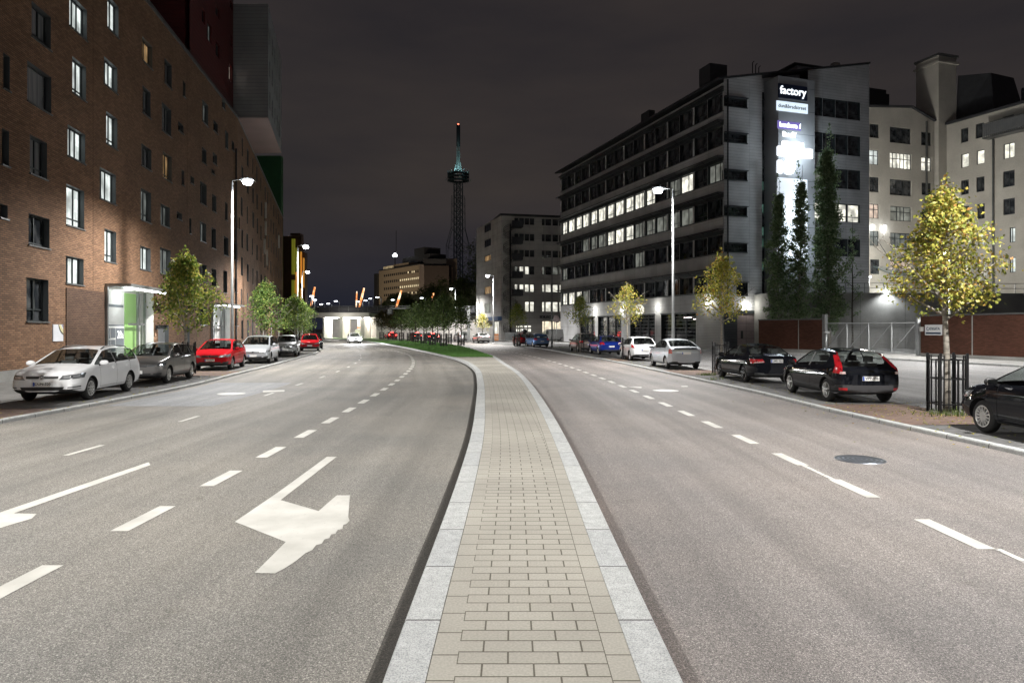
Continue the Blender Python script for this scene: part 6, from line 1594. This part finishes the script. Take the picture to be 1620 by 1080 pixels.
make_car(hatch(4.3, 1.8, 1.6, P_black), -20.5, 70.5, .32, 'black car half hidden at the end of the left parked row', GL, detail=False)
PI = math.pi
# right-hand row: tails towards us
r1 = hatch(4.03, 1.72, 1.49, P_black, mirror=M_trim, spokes=14, spw=.022, rw=.315, seams=[1.25, 2.9], handles=[1.72+.9], pillars=[2.75], g0=1.05)
make_car(r1, 9.95, 12.05, PI+.0, 'black hatchback cut by the right edge, beside the nearest tree guard', GRr)
c30 = hatch(4.25, 1.78, 1.45, P_black, low=M_trim, spokes=5, spw=.07, pillars=[2.35], seams=[1.2, 2.45], handles=[2.2], g0=1.15, g1=3.35, rr=3.5, rb=4.08, rfw=.68, cowl=1.15, rf=1.95,
    top=[(0, .60), (.06, .70), (.25, .80), (.7, .90), (1.15, .97), (1.95, 1.38), (2.5, 1.435), (3.0, 1.42), (3.5, 1.36), (4.08, .98), (4.2, .90), (4.25, .78)], belt=[(0, .6), (.4, .76), (1.15, .91), (3.4, .99), (4.25, .94)], badge=None,
    patches=[('headlight', [f_(.36, .03, .62), f_(.86, .40, .66), f_(.84, .55, .80), f_(.42, .14, .735)], M_head),
        ('taillight', [b_(.66, .12, .80), b_(.88, .30, .82), b_(.80, .32, 1.02), b_(.70, .14, 1.0)], M_red), ('taillight', [b_(.70, .14, 1.0), b_(.80, .33, 1.02), b_(.66, .80, 1.37), b_(.57, .72, 1.36)], M_red), ('reflector_lens', [b_(.64, .03, .80), b_(.78, .1, .80), b_(.76, .1, .86), b_(.65, .05, .86)], M_refl), ('reflector', [b_(.62, .0, .36), b_(.82, .08, .36), b_(.82, .08, .43), b_(.62, .0, .43)], M_red)],
    mid=[('rear_bumper', [b_(-.86, .2, .26), b_(.86, .2, .26), b_(.84, .1, .50), b_(-.84, .1, .50)], mat('grey_trim', (.045, .045, .048), .5))], plates=[('b', 'VPY-506', .68)], wiper=False)
make_car(c30, 9.62, 20.35, PI-.02, 'black hatchback with tall red tail lights and a dark grey bumper', GRr)
cla = hatch(4.64, 1.78, 1.43, P_black, rim=M_blackrim, spokes=5, spw=.07, rw=.33, wb=2.7, fo=.9, cowl=1.25, rf=2.1, rr=3.3, rb=4.02, g0=1.35, g1=3.6, rfw=.66, pillars=[2.6], seams=[1.5, 2.6, 3.5], handles=[2.4, 3.3],
    top=[(0, .60), (.06, .70), (.3, .80), (.8, .90), (1.25, .96), (2.1, 1.36), (2.65, 1.425), (3.3, 1.35), (4.02, 1.06), (4.5, 1.0), (4.6, .93), (4.64, .75)], belt=[(0, .6), (.4, .76), (1.25, .90), (3.9, .985), (4.64, .9)], wiper=False,
    patches=[('headlight', [f_(.36, .03, .62), f_(.86, .40, .66), f_(.84, .55, .80), f_(.42, .14, .735)], M_head), ('taillight', [b_(.44, .02, .80), b_(.86, .28, .74), b_(.88, .38, .90), b_(.50, .06, .90)], M_red), ('reflector_lens', [b_(.46, .02, .79), b_(.78, .14, .76), b_(.78, .14, .80), b_(.48, .02, .83)], M_refl), ('diffuser', [b_(.30, .0, .30), b_(.80, .12, .30), b_(.78, .1, .42), b_(.50, .0, .40)], M_sill)],
    mid=[('rear_bumper', [b_(-.5, .0, .26), b_(.5, .0, .26), b_(.5, -.02, .38), b_(-.5, -.02, .38)], M_trim)], plates=[('b', 'LMR-983', .84)])
make_car(cla, 9.55, 27.1, PI+.03, 'black four door saloon with dark wheels parked before the yellow tree', GRr)
prius = hatch(4.45, 1.73, 1.49, P_silver, spokes=5, rr=3.15, rb=4.1, cowl=.95, rf=1.95, g1=3.75, top=[(0, .60), (.06, .72), (.25, .84), (.6, .95), (.95, 1.02), (1.95, 1.43), (2.3, 1.485), (2.7, 1.47), (3.15, 1.40), (4.1, 1.12), (4.3, 1.08), (4.42, .95), (4.45, .8)], belt=[(0, .6), (.4, .8), (.95, .95), (4.0, 1.03), (4.45, .95)], low=P_silver, wiper=False,
    patches=[('taillight', [b_(.68, .06, .78), b_(.84, .24, .78), b_(.82, .28, 1.0), b_(.70, .10, .99)], mat('pink_lens', (.5, .12, .1), .2, coat=1))], mid=[('hatch_glass', [b_(-.60, .02, .99), b_(.60, .02, .99), b_(.56, .1, 1.07), b_(-.56, .1, 1.07)], LIT['D'])], plates=[('b', None, .80)])
make_car(prius, 8.5, 35.9, PI+.05, 'silver liftback with a dark strip of glass under its spoiler', GRr)
yar = hatch(3.9, 1.70, 1.51, P_white, spokes=7); yar['patches'][2] = ('taillight', [b_(.62, .06, .80), b_(.84, .30, .84), b_(.80, .42, 1.04), b_(.70, .18, 1.0)], M_red); yar['plates'] = [('b', None, .70)]
make_car(yar, 8.15, 44.4, PI+.07, 'white small hatchback next to the silver liftback', GRr)
make_car(hatch(4.4, 1.82, 1.48, P_blue), 7.35, 54.2, PI+.11, 'deep blue hatchback parked before the garage doors', GRr, detail=False)
make_car(hatch(4.5, 1.84, 1.62, P_brown, rails=True), 6.35, 60.6, PI+.13, 'brownish grey car parked just ahead of the deep blue hatchback', GRr, detail=False)
make_car(hatch(4.6, 1.78, 1.48, P_lblue, rails=True, rr=4.1, g1=4.2), 2.75, 75.8, PI+.22, 'light blue estate car by the slim unlit pole', GRr, detail=False)
make_car(hatch(4.3, 1.76, 1.50, P_dred, box=True), 1.3, 81.8, PI+.24, 'dark red car with a black roof box beyond the light blue estate', GRr, detail=False)
make_car(dict(cla, paint=P_white), -4.5, 99.5, PI+.30, 'white saloon before the corner of the panel office', GRr, detail=False)
make_car(hatch(4.3, 1.78, 1.6, P_white), -7.9, 107, PI+.34, 'white car beside the tram gantry post', GRr, detail=False)
van = hatch(4.9, 1.95, 1.95, varied('paint_dull_grey', (.12, .12, .12), .45, .05), van=True, top=[(0, .7), (.1, .9), (.5, 1.1), (.9, 1.2), (1.7, 1.85), (2.2, 1.94), (4.6, 1.93), (4.88, 1.8), (4.9, 1.0)], belt=[(0, .65), (.9, 1.1), (4.9, 1.15)], cowl=.9, rf=1.7, rr=4.6, rb=4.85, g0=1.0, g1=1.9, seams=[1, 2], pillars=[], wiper=False, mid=[], patches=[], plates=[], handles=[])
make_car(van, 6.3, 109.5, -1.35, 'dull grey van in front of the lit shop window', 'vans by the panel office', 'van', 'parked_van', False)
# moving traffic, standing still here: an approaching car and two leaving cars
onc = hatch(4.3, 1.8, 1.5, P_white, gz=0); on = list(onc['patches']); on[0] = ('headlight', on[0][1], M_hon); onc['patches'] = on
car, pt_ = make_car(onc, -22.9, 99, .33, 'approaching car with blazing headlights on the far left carriageway', 'cars driving on the road', name='driving_car', detail=False)
for sx_ in (-.62, .62):
    p = Vector((sx_, -2.2, .68)); m = MB(); m.tube([p, p+Vector((0, -.06, 0))], .2, M_hon, 14); m.build('headlight', car)
    lamp_spot((sx_, -2.35, .72), 3000, (.96, .98, 1), R(120), .7, .1, (sx_*1.2, -22, -.4), car)
for i, (x, y, a, l) in enumerate(((-13.3, 112, .34, 'car driving away with lit tail lights, seen through the nearest tree guards'), (-17.6, 124, .36, 'second car driving away with lit tail lights behind the middle guards'), (-24.6, 138, .42, 'car driving away with lit tail lights furthest off near the underpass'))):
    d = hatch(4.3, 1.8, 1.5, (P_black, P_grey, P_red)[i], gz=0); pp = list(d['patches']); pp[2] = ('taillight', pp[2][1], M_ron); d['patches'] = pp
    d['mid'] = list(d['mid'])+[('brake_light', [b_(-.3, .45, 1.36), b_(.3, .45, 1.36), b_(.3, .4, 1.42), b_(-.3, .4, 1.42)], M_ron)]
    make_car(d, x, y, PI+a, l, 'cars driving on the road', name='driving_car', detail=False)

# ---- seat every assembled building on its own base point
for o in [o for o in COL.objects if o.type == 'EMPTY' and o.parent is None and o.location.length < 1e-6 and o.children]:
    pts = [c.matrix_world @ Vector(b) for c in o.children if c.type == 'MESH' for b in c.bound_box]
    if not pts: continue
    cx = (min(p.x for p in pts)+max(p.x for p in pts))/2; cy = (min(p.y for p in pts)+max(p.y for p in pts))/2; cz = min(p.z for p in pts)
    base = Vector((cx, cy, cz)); o.location = base
    for c in o.children: c.location = c.location-base
